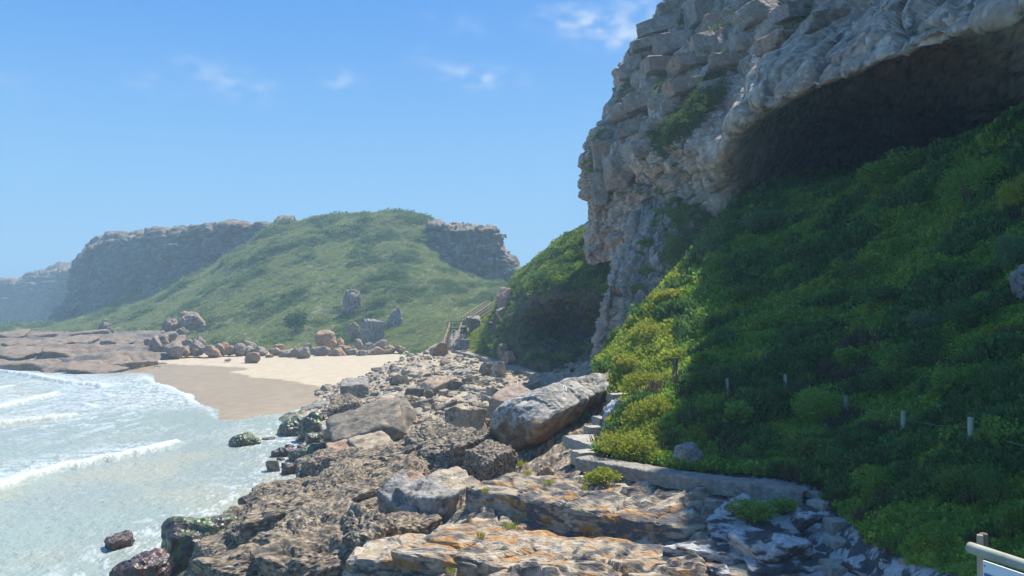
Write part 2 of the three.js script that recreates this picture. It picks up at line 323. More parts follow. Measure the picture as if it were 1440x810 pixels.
function shoreColor(x, y, z) {
  const d = -z, px = 720 + x / d * FOC;
  const near = smooth(33, 26, d) * smooth(590, 690, px + (d - 24) * 6), rub = smooth(58, 74, d);
  const g = fbm(x * 2.6, y * 2.6, z * 2.6, 4), big = fbm(x / 3.2, y / 2, z / 3.2, 3);
  // shell-crusted ridges: speckle of dark mussels and pale barnacles
  const sp = n3(x * 6.5, y * 6.5, z * 6.5) + 0.6 * n3b(x * 13, y * 13, z * 13);
  let crust = mixc([0.36, 0.275, 0.175], [0.15, 0.11, 0.07], smooth(-0.35, 0.35, sp + 0.4 * big)); crust = mixc(crust, ROCK.dark, 0.9 * smooth(0.05, 0.6, sp + 0.6 * g)); crust = mixc(crust, ROCK.pale, smooth(0.35, 0.9, -sp + 0.2 * g));
  let bed = mixc(ROCK.tan, ROCK.pale, smooth(-0.2, 0.4, g)); 
  bed = mixc(bed, ROCK.dark, 0.92 * smooth(-0.08, 0.12, fbm(x * 0.7, y * 4, z * 2.2, 5) + 0.35 * big));
  bed = mixc(bed, ROCK.rust, 0.8 * smooth(0.2, 0.3, fbm(x * 0.8 + 9, y * 2, z * 1.5 + 4, 5) + 0.3 * fbm(x * 5, y * 5, z * 5, 3)));
  const wz = smooth(975, 1030, px) * smooth(1400, 1280, px);
  bed = mixc(bed, mixc(ROCK.dark, ROCK.white, smooth(-0.02, 0.10, fbm(x * 0.55, y * 1.5, z * 0.8, 6) + 0.35 * fbm(x * 3, y * 9, z * 3, 3))), wz);
  let rb = mixc(ROCK.pale, ROCK.tan, smooth(-0.3, 0.3, g)); rb = mixc(rb, ROCK.red, 0.6 * smooth(0.2, 0.5, big + 0.3 * g)); rb = mixc(rb, ROCK.grey, smooth(0.15, 0.5, -big + 0.4 * g));
  let c = mixc(mixc(crust, bed, near), rb, rub);
  if (y < 0.9) { const a = smooth(0.2, 0.7, 0.9 - y + 0.7 * g); c = mixc(c, mixc(ROCK.dark, ROCK.green, smooth(0.05, 0.3, big + g)), a); }
  return c;
}
function hillColor(x, y, z) { const g = fbm(x * 1.5, y, z * 1.5, 3); return mixc([0.030, 0.045, 0.014], [0.075, 0.062, 0.040], smooth(-0.1, 0.5, g)); }
{
  const fan = (u, v, q) => { const d = 8.2 * Math.pow(172 / 8.2, v), x = xAt(mix(120, 1580, u), d); q.set(x, groundY(x, -d), -d); };
  const g = gridGeo(540, 570, fan, (x, y, z) => isHill(x, z) ? hillColor(x, y, z) : inPoly(bankPoly, x, z) ? mixc([0.06, 0.085, 0.025], [0.42, 0.22, 0.10], smooth(0.05, 0.3, fbm(x / 2.5, 1, z / 2.5, 3))) : shoreColor(x, y, z), 2.5, true);
  const green = (x, y, z) => isHill(x, z), bank = (x, y, z) => !isHill(x, z) && inPoly(bankPoly, x, z);
  const shoreGeo = subset(g, (x, y, z) => !green(x, y, z) && !bank(x, y, z)); shoreGeo.deleteAttribute('normal');
  structure('rocky_shore', shoreGeo, M.rock);
  structure('hillside_terrain', subset(g, green), M.earth);
  structure('bank_terrain', subset(g, bank), M.earth);
}

// ------------------------------------------------------------------ the great cliff with its cave
const cliffCols = [
  // each column from the foot up: foot, wall, inner roof, lip, face, face, face, upper face, above, brow, back
  [[880, 335, 135], [890, 310, 134], [890, 280, 133], [888, 240, 132], [900, 185, 132], [918, 115, 133], [945, 66, 135], [985, 5, 138], [1035, -130, 142], [1075, -280, 146], [1100, -330, 165]],
  [[821, 326, 99], [826, 303, 98], [826, 280, 97], [823, 240, 96], [842, 185, 97], [866, 115, 99], [891, 66, 101], [936, 5, 104], [990, -130, 109], [1040, -290, 114], [1070, -340, 150]],
  [[860, 318, 91], [862, 298, 90], [860, 272, 89], [856, 235, 89], [870, 180, 90], [892, 112, 93], [917, 58, 96], [956, 0, 99], [1006, -130, 105], [1060, -310, 111], [1090, -360, 148]],
  [[905, 303, 83], [905, 287, 82.5], [900, 262, 82], [895, 225, 82], [905, 170, 84], [925, 108, 87], [950, 48, 91], [985, -8, 94], [1030, -130, 101], [1085, -330, 108], [1120, -380, 146]],
  [[962, 296, 75], [964, 280, 75.5], [962, 255, 74.5], [957, 215, 72], [967, 160, 74], [987, 98, 78], [1012, 40, 82], [1042, -15, 86], [1080, -130, 94], [1135, -360, 101], [1170, -420, 140]],
  [[1040, 292, 70], [1042, 280, 71], [1038, 262, 70], [1012, 208, 65], [1022, 160, 66], [1042, 105, 70], [1066, 45, 74], [1092, -12, 78], [1125, -130, 85], [1215, -355, 90], [1220, -460, 130]],
  [[1115, 288, 68], [1118, 265, 70], [1112, 225, 68], [1070, 158, 57], [1084, 116, 57], [1104, 78, 61], [1122, 36, 65], [1142, -15, 68], [1168, -130, 74], [1205, -425, 80], [1260, -520, 122]],
  [[1200, 272, 66], [1205, 238, 69], [1196, 185, 66], [1168, 116, 50], [1172, 84, 50], [1180, 54, 53], [1190, 28, 56], [1206, -15, 58], [1222, -140, 62], [1222, -435, 66], [1310, -640, 110]],
  [[1310, 246, 64], [1312, 200, 67], [1300, 145, 62], [1296, 68, 42], [1286, 44, 42], [1284, 22, 43], [1287, 0, 45], [1296, -30, 47], [1290, -160, 49], [1236, -505, 50], [1380, -760, 95]],
  [[1450, 215, 58], [1455, 160, 61], [1445, 105, 56], [1440, 16, 33], [1430, -8, 33], [1424, -30, 34], [1428, -55, 35], [1436, -90, 36], [1420, -260, 37], [1365, -648, 38], [1500, -1050, 80]],
  [[1700, 170, 50], [1710, 90, 52], [1690, 0, 46], [1680, -120, 25], [1665, -170, 25], [1660, -210, 25.5], [1665, -260, 26], [1670, -320, 27], [1640, -520, 28], [1580, -1050, 29], [1800, -1600, 66]],
  [[2200, 100, 38], [2200, 0, 40], [2180, -150, 34], [2160, -420, 17], [2140, -500, 17], [2140, -560, 17], [2150, -640, 18], [2150, -750, 18.5], [2120, -1000, 19], [2080, -1700, 20], [2400, -2600, 50]],
];
const cliffRows = Array.from({ length: 11 }, (_, r) => cliffCols.map(c => W(...c[r])));
cliffRows[0].forEach(p => { p.y -= 4; });
for (let c = 6; c < 12; c++) for (let r = 0; r < 3; r++) { cliffRows[r][c].z -= 20; cliffRows[r][c].x += 8; }
for (let c = 6; c < 12; c++) {           // the ceiling arches up behind the lip, the back wall stands deep inside
  const lip = cliffRows[3][c], wall = cliffRows[1][c], roof = cliffRows[2][c], k = c === 6 ? 0.5 : 1;
  wall.y = Math.max(wall.y, lip.y + 1.5 * k); roof.copy(lip).lerp(wall, 0.42); roof.y = lip.y + 6.5 * k;
}
const cliffBase = loft(cliffRows);
const cliffAt = displaced(cliffBase, (x, y, z, u, v) => {
  const far = smooth(58, 78, -z), roof = smooth(0.335, 0.285, v) * smooth(0.38, 0.46, u), calm = 1 - 0.93 * roof;
  let h = 1.5 * fbm(x / 14, y / 14, z / 14, 3) * mix(1, 0.7, roof) + roof * 0.35 * fbm(x / 5, y / 3, z / 5, 2);
  if (far > 0) h += far * calm * (blocky(x, y, z, 5.6, 0.30, 0.30) + blocky(x + 7, y, z, 2.1, 0.34, 0.26) + blocky(x + 3, y + 5, z, 0.8, 0.4, 0.2));
  if (far < 1) h += (1 - far) * calm * (blocky(x - z, y, z * 0.5, 3.0, 0.55, 0.26, 3.2) + blocky(x - z, y + 2, z * 0.5, 1.2, 0.6, 0.17, 4.5) + 0.5 * blocky(x, y, z, 6.5, 0.5, 0.2));
  const bed = (y * 0.86 - x * 0.5 + 0.9 * fbm(x / 6, y / 6, z / 6, 3)) / 1.5, f = bed - Math.floor(bed);
  return h + 0.2 * calm * (f < 0.8 ? f / 0.8 : 1 - smooth(0.8, 1, f)) + 0.05 * fbm(x / 1.1, y / 1.1, z / 1.1, 2);
}, 1);
const cliffColor = (x, y, z) => {
  const g = fbm(x / 1.6, y / 1.6, z / 1.6, 5), big = fbm(x / 11, y / 8, z / 11, 3), st = fbm(x / 1.3, y / 9, z / 1.3, 4);
  let c = mixc([0.34, 0.265, 0.205], [0.50, 0.42, 0.325], smooth(-0.3, 0.5, g + 0.4 * big));
  c = mixc(c, [0.36, 0.20, 0.12], 0.75 * smooth(0.12, 0.42, big + 0.35 * g));
  c = mixc(c, [0.075, 0.07, 0.07], 0.8 * smooth(0.05, 0.35, st - 0.1 + 0.3 * g));
  const chips = n3(x * 1.3, y * 1.1, z * 1.3) + 0.5 * n3b(x * 2.9, y * 2.9, z * 2.9);
  const fine = n3(x * 3.1, y * 3.1, z * 3.1), vein = fbm(x / 2.2 + 4, y / 2.2 - x / 3, z / 2.2, 4); c = c.map(v => v * (1 + 0.22 * fine)); c = mixc(c, [0.13, 0.11, 0.10], 0.7 * smooth(0.2, 0.4, vein));
  return mixc(c, [0.54, 0.49, 0.41], 0.85 * smooth(0.5, 0.9, chips + 0.5 * g));
};
const dense = (t, a, b, share) => t < 0.5 - share / 2 ? a * t / (0.5 - share / 2) : t > 0.5 + share / 2 ? mix(b, 1, (t - 0.5 - share / 2) / (0.5 - share / 2)) : mix(a, b, (t - 0.5 + share / 2) / share);
const cliffGeo = gridGeo(460, 370, (u, v, q) => cliffAt(dense(u, 0.08, 0.84, 0.9), dense(v, 0.06, 0.76, 0.9), q), cliffColor, 5);
{ const p = cliffGeo.attributes.position, uv = cliffGeo.attributes.uv; for (let k = 0; k < p.count; k++) uv.setXY(k, (p.getX(k) - 0.7 * p.getZ(k)) / 4, (p.getY(k) + 0.45 * p.getZ(k)) / 4); }
cliffGeo.deleteAttribute('normal');      // broken rock: every facet has its own edge
const cliff = structure('cliff', cliffGeo, M.cliff);

// ------------------------------------------------------------------ rock rib and the green spur beyond
const ribAt = displaced(loft(rows([
  [[862, 530, 92], [830, 530, 75], [850, 525, 71], [880, 515, 67], [930, 500, 64], [985, 450, 63], [1050, 470, 64]],
  [[866, 482, 92], [837, 482, 73.5], [858, 472, 69.5], [885, 462, 67], [930, 445, 65], [982, 418, 65], [1050, 420, 66]],
  [[872, 432, 92], [846, 432, 73], [868, 420, 70], [895, 410, 68], [930, 400, 67], [972, 386, 67], [1050, 380, 68]],
  [[880, 395, 93], [853, 396, 74], [875, 385, 71], [900, 375, 70], [930, 365, 69], [966, 352, 69], [1050, 345, 70]],
  [[905, 345, 94], [880, 345, 76], [897, 340, 73], [915, 335, 72], [938, 330, 72], [964, 318, 72], [1050, 318, 72]],
  [[920, 300, 95], [893, 298, 80], [908, 296, 77], [925, 294, 76], [944, 291, 75], [966, 286, 75], [1050, 284, 74]],
  [[930, 280, 97], [905, 280, 90], [920, 280, 88], [935, 280, 88], [950, 280, 86], [970, 276, 84], [1050, 270, 82]],
])), (x, y, z) => blocky(x, y, z, 2.4, 1.2, 0.38) + blocky(x, y, z, 0.9, 1.0, 0.5) + 0.25 * ridged(x, y * 0.7, z, 3) + 0.5 * fbm(x / 4, y / 4, z / 4, 3));
const ribColor = (x, y, z) => { const c = cliffColor(x, y, z); return mixc(c, [0.30, 0.27, 0.235], 0.45); };
{ const g = gridGeo(150, 220, ribAt, ribColor, 4); g.deleteAttribute('normal'); structure('rock_rib_terrain', g, M.cliff); }
const spurRows = rows([
  [[690, 520, 160], [666, 503, 131], [715, 530, 114], [760, 548, 106], [810, 552, 100], [850, 548, 94], [905, 548, 89]],
  [[695, 492, 160], [674, 482, 132], [715, 492, 115], [757, 507, 108], [805, 517, 104], [850, 512, 99], [905, 508, 92]],
  [[700, 460, 162], [688, 456, 136], [722, 455, 117], [760, 457, 118], [805, 457, 119], [850, 462, 112], [905, 462, 99]],
  [[715, 430, 164], [704, 426, 140], [735, 420, 119], [765, 415, 113], [808, 415, 109], [850, 415, 104], [905, 420, 97]],
  [[735, 412, 166], [720, 405, 145], [748, 385, 130], [775, 375, 122], [815, 370, 118], [855, 368, 112], [908, 370, 102]],
  [[752, 398, 170], [737, 389, 151], [766, 360, 143], [796, 338, 136], [828, 323, 129], [862, 312, 120], [912, 304, 108]],
  [[770, 400, 180], [757, 398, 172], [792, 366, 168], [822, 346, 162], [850, 332, 156], [884, 322, 145], [935, 312, 125]],
]);
const spurAt = displaced(loft(spurRows), (x, y, z, u, v) => { const rk = smooth(0.55, 0.42, v) * smooth(0.05, 0.2, v); return 0.9 * fbm(x / 5, y / 5, z / 5, 3) + rk * (blocky(x, y, z, 2.6, 0.4, 0.3) + blocky(x, y, z, 1.0, 0.4, 0.4)) + 0.3 * fbm(x, y, z, 3); });
structure('spur_terrain', gridGeo(160, 150, spurAt, (x, y, z) => {
  const g = fbm(x / 1.5, y / 1.5, z / 1.5, 4); const rk = smooth(0.0, 0.18, fbm(x / 4, y / 4, z / 4, 3) + 0.5 * g);
  return mixc([0.05, 0.055, 0.025], [0.15, 0.12, 0.095], rk);
}, 4), M.rock);

// ------------------------------------------------------------------ far hill, its two cliffs, the headland behind
const hillRows = rows([
  [[-40, 476, 275], [60, 476, 262], [150, 482, 232], [250, 494, 210], [330, 498, 200], [400, 500, 198], [480, 503, 196], [540, 503, 194], [600, 495, 190], [670, 470, 190], [760, 450, 195]],
  [[-30, 470, 310], [66, 468, 300], [165, 468, 270], [260, 478, 240], [335, 478, 225], [400, 475, 222], [480, 478, 218], [540, 475, 215], [600, 465, 212], [670, 445, 212], [760, 430, 215]],
  [[-20, 464, 350], [74, 462, 345], [180, 445, 305], [280, 440, 275], [345, 440, 258], [405, 435, 250], [480, 435, 245], [540, 432, 240], [600, 425, 240], [670, 420, 240], [760, 415, 240]],
  [[-10, 460, 380], [82, 458, 378], [215, 422, 330], [310, 395, 305], [365, 390, 290], [415, 385, 285], [480, 382, 280], [540, 380, 275], [600, 385, 272], [665, 400, 268], [760, 405, 265]],
  [[0, 458, 400], [95, 452, 398], [258, 398, 346], [345, 352, 330], [388, 345, 320], [430, 340, 318], [485, 338, 315], [540, 335, 312], [592, 345, 308], [645, 375, 300], [740, 395, 300]],
  [[5, 456, 415], [108, 446, 412], [300, 374, 358], [378, 322, 345], [408, 318, 345], [445, 313, 345], [492, 303, 345], [540, 300, 342], [588, 307, 338], [628, 335, 330], [725, 385, 330]],
  [[10, 456, 430], [115, 446, 425], [312, 372, 370], [392, 316, 358], [415, 315, 360], [450, 310, 362], [496, 303, 365], [540, 299, 365], [588, 306, 362], [622, 322, 350], [715, 372, 352]],
  [[20, 470, 470], [120, 460, 460], [325, 400, 400], [398, 330, 420], [420, 325, 430], [455, 320, 440], [500, 316, 445], [540, 312, 445], [590, 318, 440], [640, 335, 430], [720, 380, 430]],
]);
const hillAt = displaced(loft(hillRows), (x, y, z) => 2.2 * fbm(x / 34, y / 34, z / 34, 4) - 1.2 + 1.3 * ridged((x * 0.5 - y) / 22, y / 40, z / 30, 3));
const farGreen = (x, y, z) => { const g = fbm(x / 9, y / 9, z / 9, 4); return mixc([0.10, 0.14, 0.045], [0.17, 0.17, 0.08], smooth(-0.2, 0.4, g)); };
structure('hill', gridGeo(180, 120, hillAt, farGreen, 12), M.earth);
const farCliffColor = (x, y, z) => { const g = fbm(x / 6, y / 3, z / 6, 4), st = fbm(x / 5, y / 20, z / 5, 3); let c = mixc([0.13, 0.10, 0.08], [0.33, 0.265, 0.20], smooth(-0.3, 0.4, g)); c = mixc(c, [0.30, 0.165, 0.10], 0.6 * smooth(0.1, 0.4, fbm(x / 25, y / 12, z / 25, 3) + 0.2 * g)); c = mixc(c, [0.10, 0.09, 0.085], 0.7 * smooth(0.1, 0.4, st)); return mixc(c, [0.09, 0.12, 0.045], 0.85 * smooth(0.22, 0.38, fbm(x / 7 + 40, y / 4, z / 7, 4))); };
const farBlocky = k => (x, y, z) => blocky(x, y, z, 11 * k, 0.12, 0.42) + blocky(x, y, z, 4 * k, 0.12, 0.42) + 1.6 * k * fbm(x / 16, y / 16, z / 16, 3);
structure('headland_cliff', gridGeo(220, 100, displaced(loft(rows([
  [[130, 470, 520], [50, 472, 448], [100, 460, 432], [200, 428, 385], [300, 384, 365], [405, 325, 350]],
  [[132, 440, 522], [72, 446, 446], [125, 430, 430], [215, 400, 386], [310, 362, 366], [405, 322, 352]],
  [[136, 400, 526], [98, 405, 446], [140, 392, 428], [225, 372, 386], [318, 345, 367], [408, 319, 354]],
  [[140, 365, 530], [104, 374, 450], [145, 362, 432], [232, 348, 388], [322, 330, 369], [410, 316, 355]],
  [[146, 340, 535], [120, 344, 455], [155, 334, 436], [240, 324, 392], [326, 317, 372], [412, 313, 357]],
  [[180, 335, 560], [150, 332, 490], [185, 328, 470], [270, 321, 420], [340, 315, 398], [416, 311, 375]],
  [[220, 345, 620], [200, 345, 560], [230, 340, 540], [300, 335, 480], [360, 325, 450], [425, 318, 420]],
])), farBlocky(1)), farCliffColor, 16), M.rock);
structure('hill_crag_terrain', gridGeo(150, 110, displaced(loft(rows([
  [[588, 395, 318], [622, 420, 300], [660, 440, 288], [700, 425, 282], [735, 408, 284], [728, 405, 320]],
  [[590, 365, 320], [625, 378, 302], [660, 390, 294], [700, 392, 289], [731, 390, 289], [728, 388, 322]],
  [[594, 342, 322], [626, 350, 305], [660, 358, 298], [698, 362, 294], [727, 372, 293], [724, 370, 325]],
  [[598, 326, 326], [630, 332, 308], [660, 336, 302], [692, 338, 299], [704, 346, 299], [716, 352, 328]],
  [[602, 315, 330], [632, 319, 312], [660, 321, 306], [690, 322, 303], [700, 325, 304], [706, 335, 332]],
  [[610, 312, 360], [636, 317, 345], [662, 320, 340], [690, 321, 338], [704, 325, 340], [712, 335, 350]],
])), farBlocky(0.75)), farCliffColor, 14), M.rock);
structure('far_headland_terrain', gridGeo(120, 70, displaced(loft(rows([
  [[-260, 475, 640], [-150, 475, 640], [-20, 470, 640], [60, 465, 620], [120, 460, 610]],
  [[-260, 440, 645], [-150, 440, 645], [-15, 440, 646], [70, 436, 628], [120, 430, 618]],
  [[-260, 415, 650], [-150, 415, 650], [-8, 412, 652], [80, 404, 634], [125, 400, 622]],
  [[-255, 400, 656], [-145, 398, 656], [2, 394, 660], [50, 383, 650], [128, 378, 630]],
  [[-250, 392, 690], [-140, 390, 690], [12, 388, 690], [60, 376, 690], [130, 372, 690]],
])), farBlocky(1.5)), farCliffColor, 16), M.rock);

// ------------------------------------------------------------------ rock platform at the far end of the beach
const plat0 = tps(pts([[-120, 514, 182], [0, 516, 178], [110, 522, 165], [160, 519, 168], [215, 514, 170], [-120, 498, 190], [0, 498, 186], [100, 500, 180], [160, 499, 180], [215, 494, 185], [-60, 482, 215], [50, 484, 212], [130, 486, 205], [200, 482, 208], [240, 480, 212], [-60, 468, 262], [60, 470, 260], [150, 470, 250], [230, 470, 238], [300, 476, 230]]).concat([[xAt(-120, 165), -165, -3], [xAt(100, 150), -150, -3], [xAt(230, 155), -155, -2.6], [xAt(270, 180), -180, -0.8]]));
structure('rock_platform_terrain', gridGeo(230, 120, (u, v, q) => {
  const d = mix(158, 268, v), x = xAt(mix(-140, 262, u), d), z = -d, a = worley(x / 7, 0.5, z / 9 + x * 0.05), b = worley(x / 2.6, 1.5, z / 3.2), t = (z * 0.8 + x * 0.3 + 2 * fbm(x / 9, 1, z / 9, 3)) / 7, f = t - Math.floor(t);
  q.set(x, plat0(x, z) + 0.8 * (f < 0.7 ? f / 0.7 : 1 - smooth(0.7, 1, f)) - 0.4 + 0.7 * (a[2] - 0.5) * smooth(0, 0.1, a[1] - a[0]) + 0.25 * (b[2] - 0.5) + 0.4 * fbm(x / 4, 1, z / 4, 2), z);
}, (x, y, z) => { const g = fbm(x / 3, y / 2, z / 3, 4), big = fbm(x / 12, 1, z / 12, 3); let c = mixc([0.25, 0.195, 0.14], [0.20, 0.165, 0.125], smooth(-0.3, 0.3, g)); c = mixc(c, [0.29, 0.17, 0.11], 0.6 * smooth(0.0, 0.3, big)); c = mixc(c, [0.12, 0.11, 0.10], smooth(0.1, 0.4, -big + 0.5 * g)); return mixc(c, ROCK.dark, smooth(0.0, 0.6, 1.6 - y + 2 * g)); }, 8, true), M.rock);

// ------------------------------------------------------------------ beach
const shoreLine = [[150, 522, 166], [195, 524, 161.5], [215, 535, 143], [258, 551, 122], [292, 572, 102.8], [308, 588, 91.6], [322, 590, 90.4], [360, 584, 94.2], [400, 578, 98.3], [440, 573, 102]];
const beach0 = tps([...shoreLine.map(([px, , d]) => [xAt(px, d), -d, 0.03]), ...pts([[350, 540, 130], [430, 555, 110], [350, 519, 161], [300, 525, 150], [465, 548, 116], [250, 507, 180], [380, 500, 193], [540, 508, 173], [560, 500, 190], [240, 514, 172]]), ...[[100, 160, -2], [130, 130, -1.2], [180, 110, -1.1], [240, 90, -1.2], [300, 72, -1.2], [345, 82, -0.8], [395, 88, -0.6], [435, 92, -0.5], [380, 75, -1.0], [0, 180, -2.5], [470, 104, 0.3], [330, 215, 2.6], [480, 215, 2.8], [640, 200, 2.6], [640, 160, 1.5], [600, 130, 1.0], [180, 215, 2.2]].map(([px, d, y]) => [xAt(px, d), -d, y])]);
const wetLine = xz([[120, 200], [200, 184], [235, 174], [300, 170], [340, 164], [352, 160], [325, 152], [350, 141], [395, 136], [430, 127], [460, 119], [520, 110], [600, 104]]);
const beachY = (x, z) => beach0(x, z) + 0.05 * fbm(x / 5, 1, z / 5, 3) + 0.02 * fbm(x, 2, z, 2);
{
  const wet = (x, z) => { const [dist, side] = nearLine(wetLine, x + 1.2 * fbm(x / 9, 3, z / 9, 3), z + 1.5 * fbm(x / 9, 8, z / 9, 3)); return side > 0; };
  const g = gridGeo(190, 150, (u, v, q) => { const d = 70 * Math.pow(222 / 70, v), x = xAt(mix(120, 650, u), d); q.set(x, beachY(x, -d), -d); }, (x, y, z) => {
    const g = fbm(x / 3, 2, z / 3, 4), f = n3(x * 2, 5, z * 2);
    return wet(x, z) ? mixc([0.285, 0.205, 0.11], [0.32, 0.24, 0.14], smooth(-0.3, 0.4, g)) : mixc([0.38, 0.305, 0.205], [0.43, 0.355, 0.25], smooth(-0.4, 0.4, g + 0.2 * f));
  }, 4, true);
  const dry = (x, y, z) => !wet(x, z);
  structure('beach', subset(g, dry), M.sand);
  structure('wet_sand_beach', subset(g, (x, y, z) => !dry(x, y, z)), M.wetSand);
}

// ------------------------------------------------------------------ sea with breakers and foam
const seaXZ = list => list.map(([px, py]) => { const d = EYE * FOC / (py - 440) ; return [xAt(px, d), -d]; });
const breakers = [   // line on the water, height, foam behind (m), foam strength
  [seaXZ([[-60, 706], [0, 688], [60, 668], [130, 651], [200, 638], [262, 622]]), 0.5, 11, 1.0],
  [seaXZ([[-60, 606], [0, 597], [60, 590], [118, 584]]), 0.4, 12, 0.9],
  [seaXZ([[-60, 582], [0, 575], [50, 563], [88, 553]]), 0.5, 15, 1.0],
  [seaXZ([[-60, 556], [0, 548], [12, 545], [20, 543]]), 0.35, 9, 0.8],
  [seaXZ([[-60, 521], [0, 522], [40, 528], [90, 538], [140, 542], [146, 547]]), 0.5, 15, 1.0],
  [seaXZ([[118, 567], [124, 570], [138, 575]]), 0.2, 2.5, 0.8],
  [seaXZ([[150, 553], [156, 558]]), 0.15, 2, 0.7],
  [seaXZ([[158, 541], [172, 541]]), 0.15, 2, 0.7],
  [seaXZ([[170, 526], [206, 527]]), 0.1, 2, 0.6], [seaXZ([[190, 536], [207, 530]]), 0.08, 2, 0.7], [seaXZ([[210, 542], [222, 538]]), 0.08, 2, 0.7],
];
const swash = shoreLine.slice(1).map(([px, , d]) => [xAt(px, d), -d]);
const rockShore = seaXZ([[180, 830], [250, 790], [300, 752], [345, 716], [420, 678], [440, 640], [400, 612], [405, 596], [440, 578]]);
function foamAt(x, z) {
  const d = -z, nz = fbm(x / 2.2, 1, z / 3.4, 4), lace = 1 - Math.abs(n3(x / 1.6 + 2 * nz, 3, z / 2.4)) * 2.2, lace2 = 1 - Math.abs(n3b(x / 3.4, 6, z / 5.5 + nz)) * 2.4;
  let f = 0, h = 0.05 * fbm(x / 3, 9, z / 5, 3) + 0.05 * n3(x / 9, 2, z / 14);
  for (const [line, ht, back, s] of breakers) {
    const [q, side, at] = nearLine(line, x + 0.5 * nz, z + 0.9 * nz), ends = smooth(0, 0.06, at) * smooth(1, 0.94, at) * 0.85 + 0.15;
    if (q > 18) continue;
    const front = side > 0;      // the shore side of the line
    h += ht * ends * (front ? smooth(0.9, 0, q) : Math.exp(-q / 1.8));
    f = Math.max(f, s * ends * (front ? smooth(0.5, 0.1, q) : q < 0.7 ? 1 : Math.max(0.95 * smooth(back * 0.28, 0.3, q + 0.8 * nz), 0.85 * smooth(back, 0, q) * smooth(-0.1, 0.7, lace + 0.3 * nz))));
  }
  const [qs, , as] = nearLine(swash, x + 0.6 * nz, z + 0.6 * nz), ws = smooth(0.02, 0.15, as) * smooth(0.80, 0.62, as);
  f = Math.max(f, ws * smooth(1.4, 0.2, qs) * 0.95, ws * smooth(30, 1, qs) * smooth(0.0, 0.8, lace + 0.25 * lace2) * 0.85);
  if (as > 0.7) f = Math.max(f, 0.6 * smooth(0.8, 0.1, qs) * smooth(0, 0.6, lace));
  const qr = nearLine(rockShore, x + nz, z + nz)[0];
  f = Math.max(f, 0.85 * smooth(8.5, 0.5, qr) * smooth(0.4, 1.0, lace + 0.35 * lace2 - 0.15), 0.7 * smooth(1.2, 0, qr) * smooth(-0.2, 0.6, lace));
  const surf = smooth(75, 45, Math.hypot(x + 62, z + 135)) * smooth(4, 9, qs);
  f = Math.max(f, surf * 0.62 * smooth(0.3, 1.0, lace2 + 0.4 * nz), 0.16 * smooth(0.8, 1.1, lace + 0.3 * nz));
  return [clamp(f), h + 0.05 * f];
}
{
  const body = (x, z) => {               // cloudy water: sandy and green-grey patches that drift with the swell
    const n = fbm(x / 14, 4, z / 22, 3), m = fbm(x / 30 + 8, 9, z / 40, 3);
    return mixc(mixc([0.255, 0.295, 0.265], [0.31, 0.32, 0.25], smooth(-0.15, 0.45, n)), [0.25, 0.31, 0.272], 0.8 * smooth(-0.05, 0.35, m));
  };
  const g = gridGeo(340, 340, (u, v, q) => { const d = 27 * Math.pow(330 / 27, v), x = xAt(mix(-160, 600, u), d); q.set(x, foamAt(x, -d)[1] - (d > 300 ? (d - 300) / 60 : 0), -d); }, (x, y, z) => mixc(body(x, z), [0.60, 0.63, 0.64], foamAt(x, z)[0]), 6, true);
  structure('sea', g, M.sea);
  const far = new THREE.PlaneGeometry(2600, 2600); far.rotateX(-Math.PI / 2); far.translate(0, -0.9, -500);
  far.setAttribute('color', new THREE.BufferAttribute(new Float32Array(Array.from({ length: 4 }, () => [0.10, 0.19, 0.23]).flat()), 3));
  const uv = far.attributes.uv; for (let k = 0; k < uv.count; k++) uv.setXY(k, uv.getX(k) * 430, uv.getY(k) * 430);
  structure('open_sea', far, M.sea);
}

// ------------------------------------------------------------------ rocks
function boxUV(g, tile) {
  const o = g.toNonIndexed(), p = o.attributes.position.array, uv = new Float32Array(p.length / 3 * 2);
  for (let t = 0; t < p.length; t += 9) {
    const ax = p[t + 3] - p[t], ay = p[t + 4] - p[t + 1], az = p[t + 5] - p[t + 2], bx = p[t + 6] - p[t], by = p[t + 7] - p[t + 1], bz = p[t + 8] - p[t + 2];
    const nx = Math.abs(ay * bz - az * by), ny = Math.abs(az * bx - ax * bz), nz = Math.abs(ax * by - ay * bx);
    for (let q = 0; q < 3; q++) { const x = p[t + 3 * q], y = p[t + 3 * q + 1], z = p[t + 3 * q + 2], k = (t / 3 + q) * 2; uv[k] = (nx > ny && nx > nz ? z : x) / tile; uv[k + 1] = (ny > nx && ny >= nz ? z : y) / tile; }
  }
  o.setAttribute('uv', new THREE.BufferAttribute(uv, 2)); return o;
}
const spheres = new Map();
function sphereOf(detail) {
  if (!spheres.has(detail)) { const g = new THREE.IcosahedronGeometry(1, detail); g.deleteAttribute('normal'); g.deleteAttribute('uv'); spheres.set(detail, mergeVertices(g, 1e-5)); }
  return spheres.get(detail).clone();
}
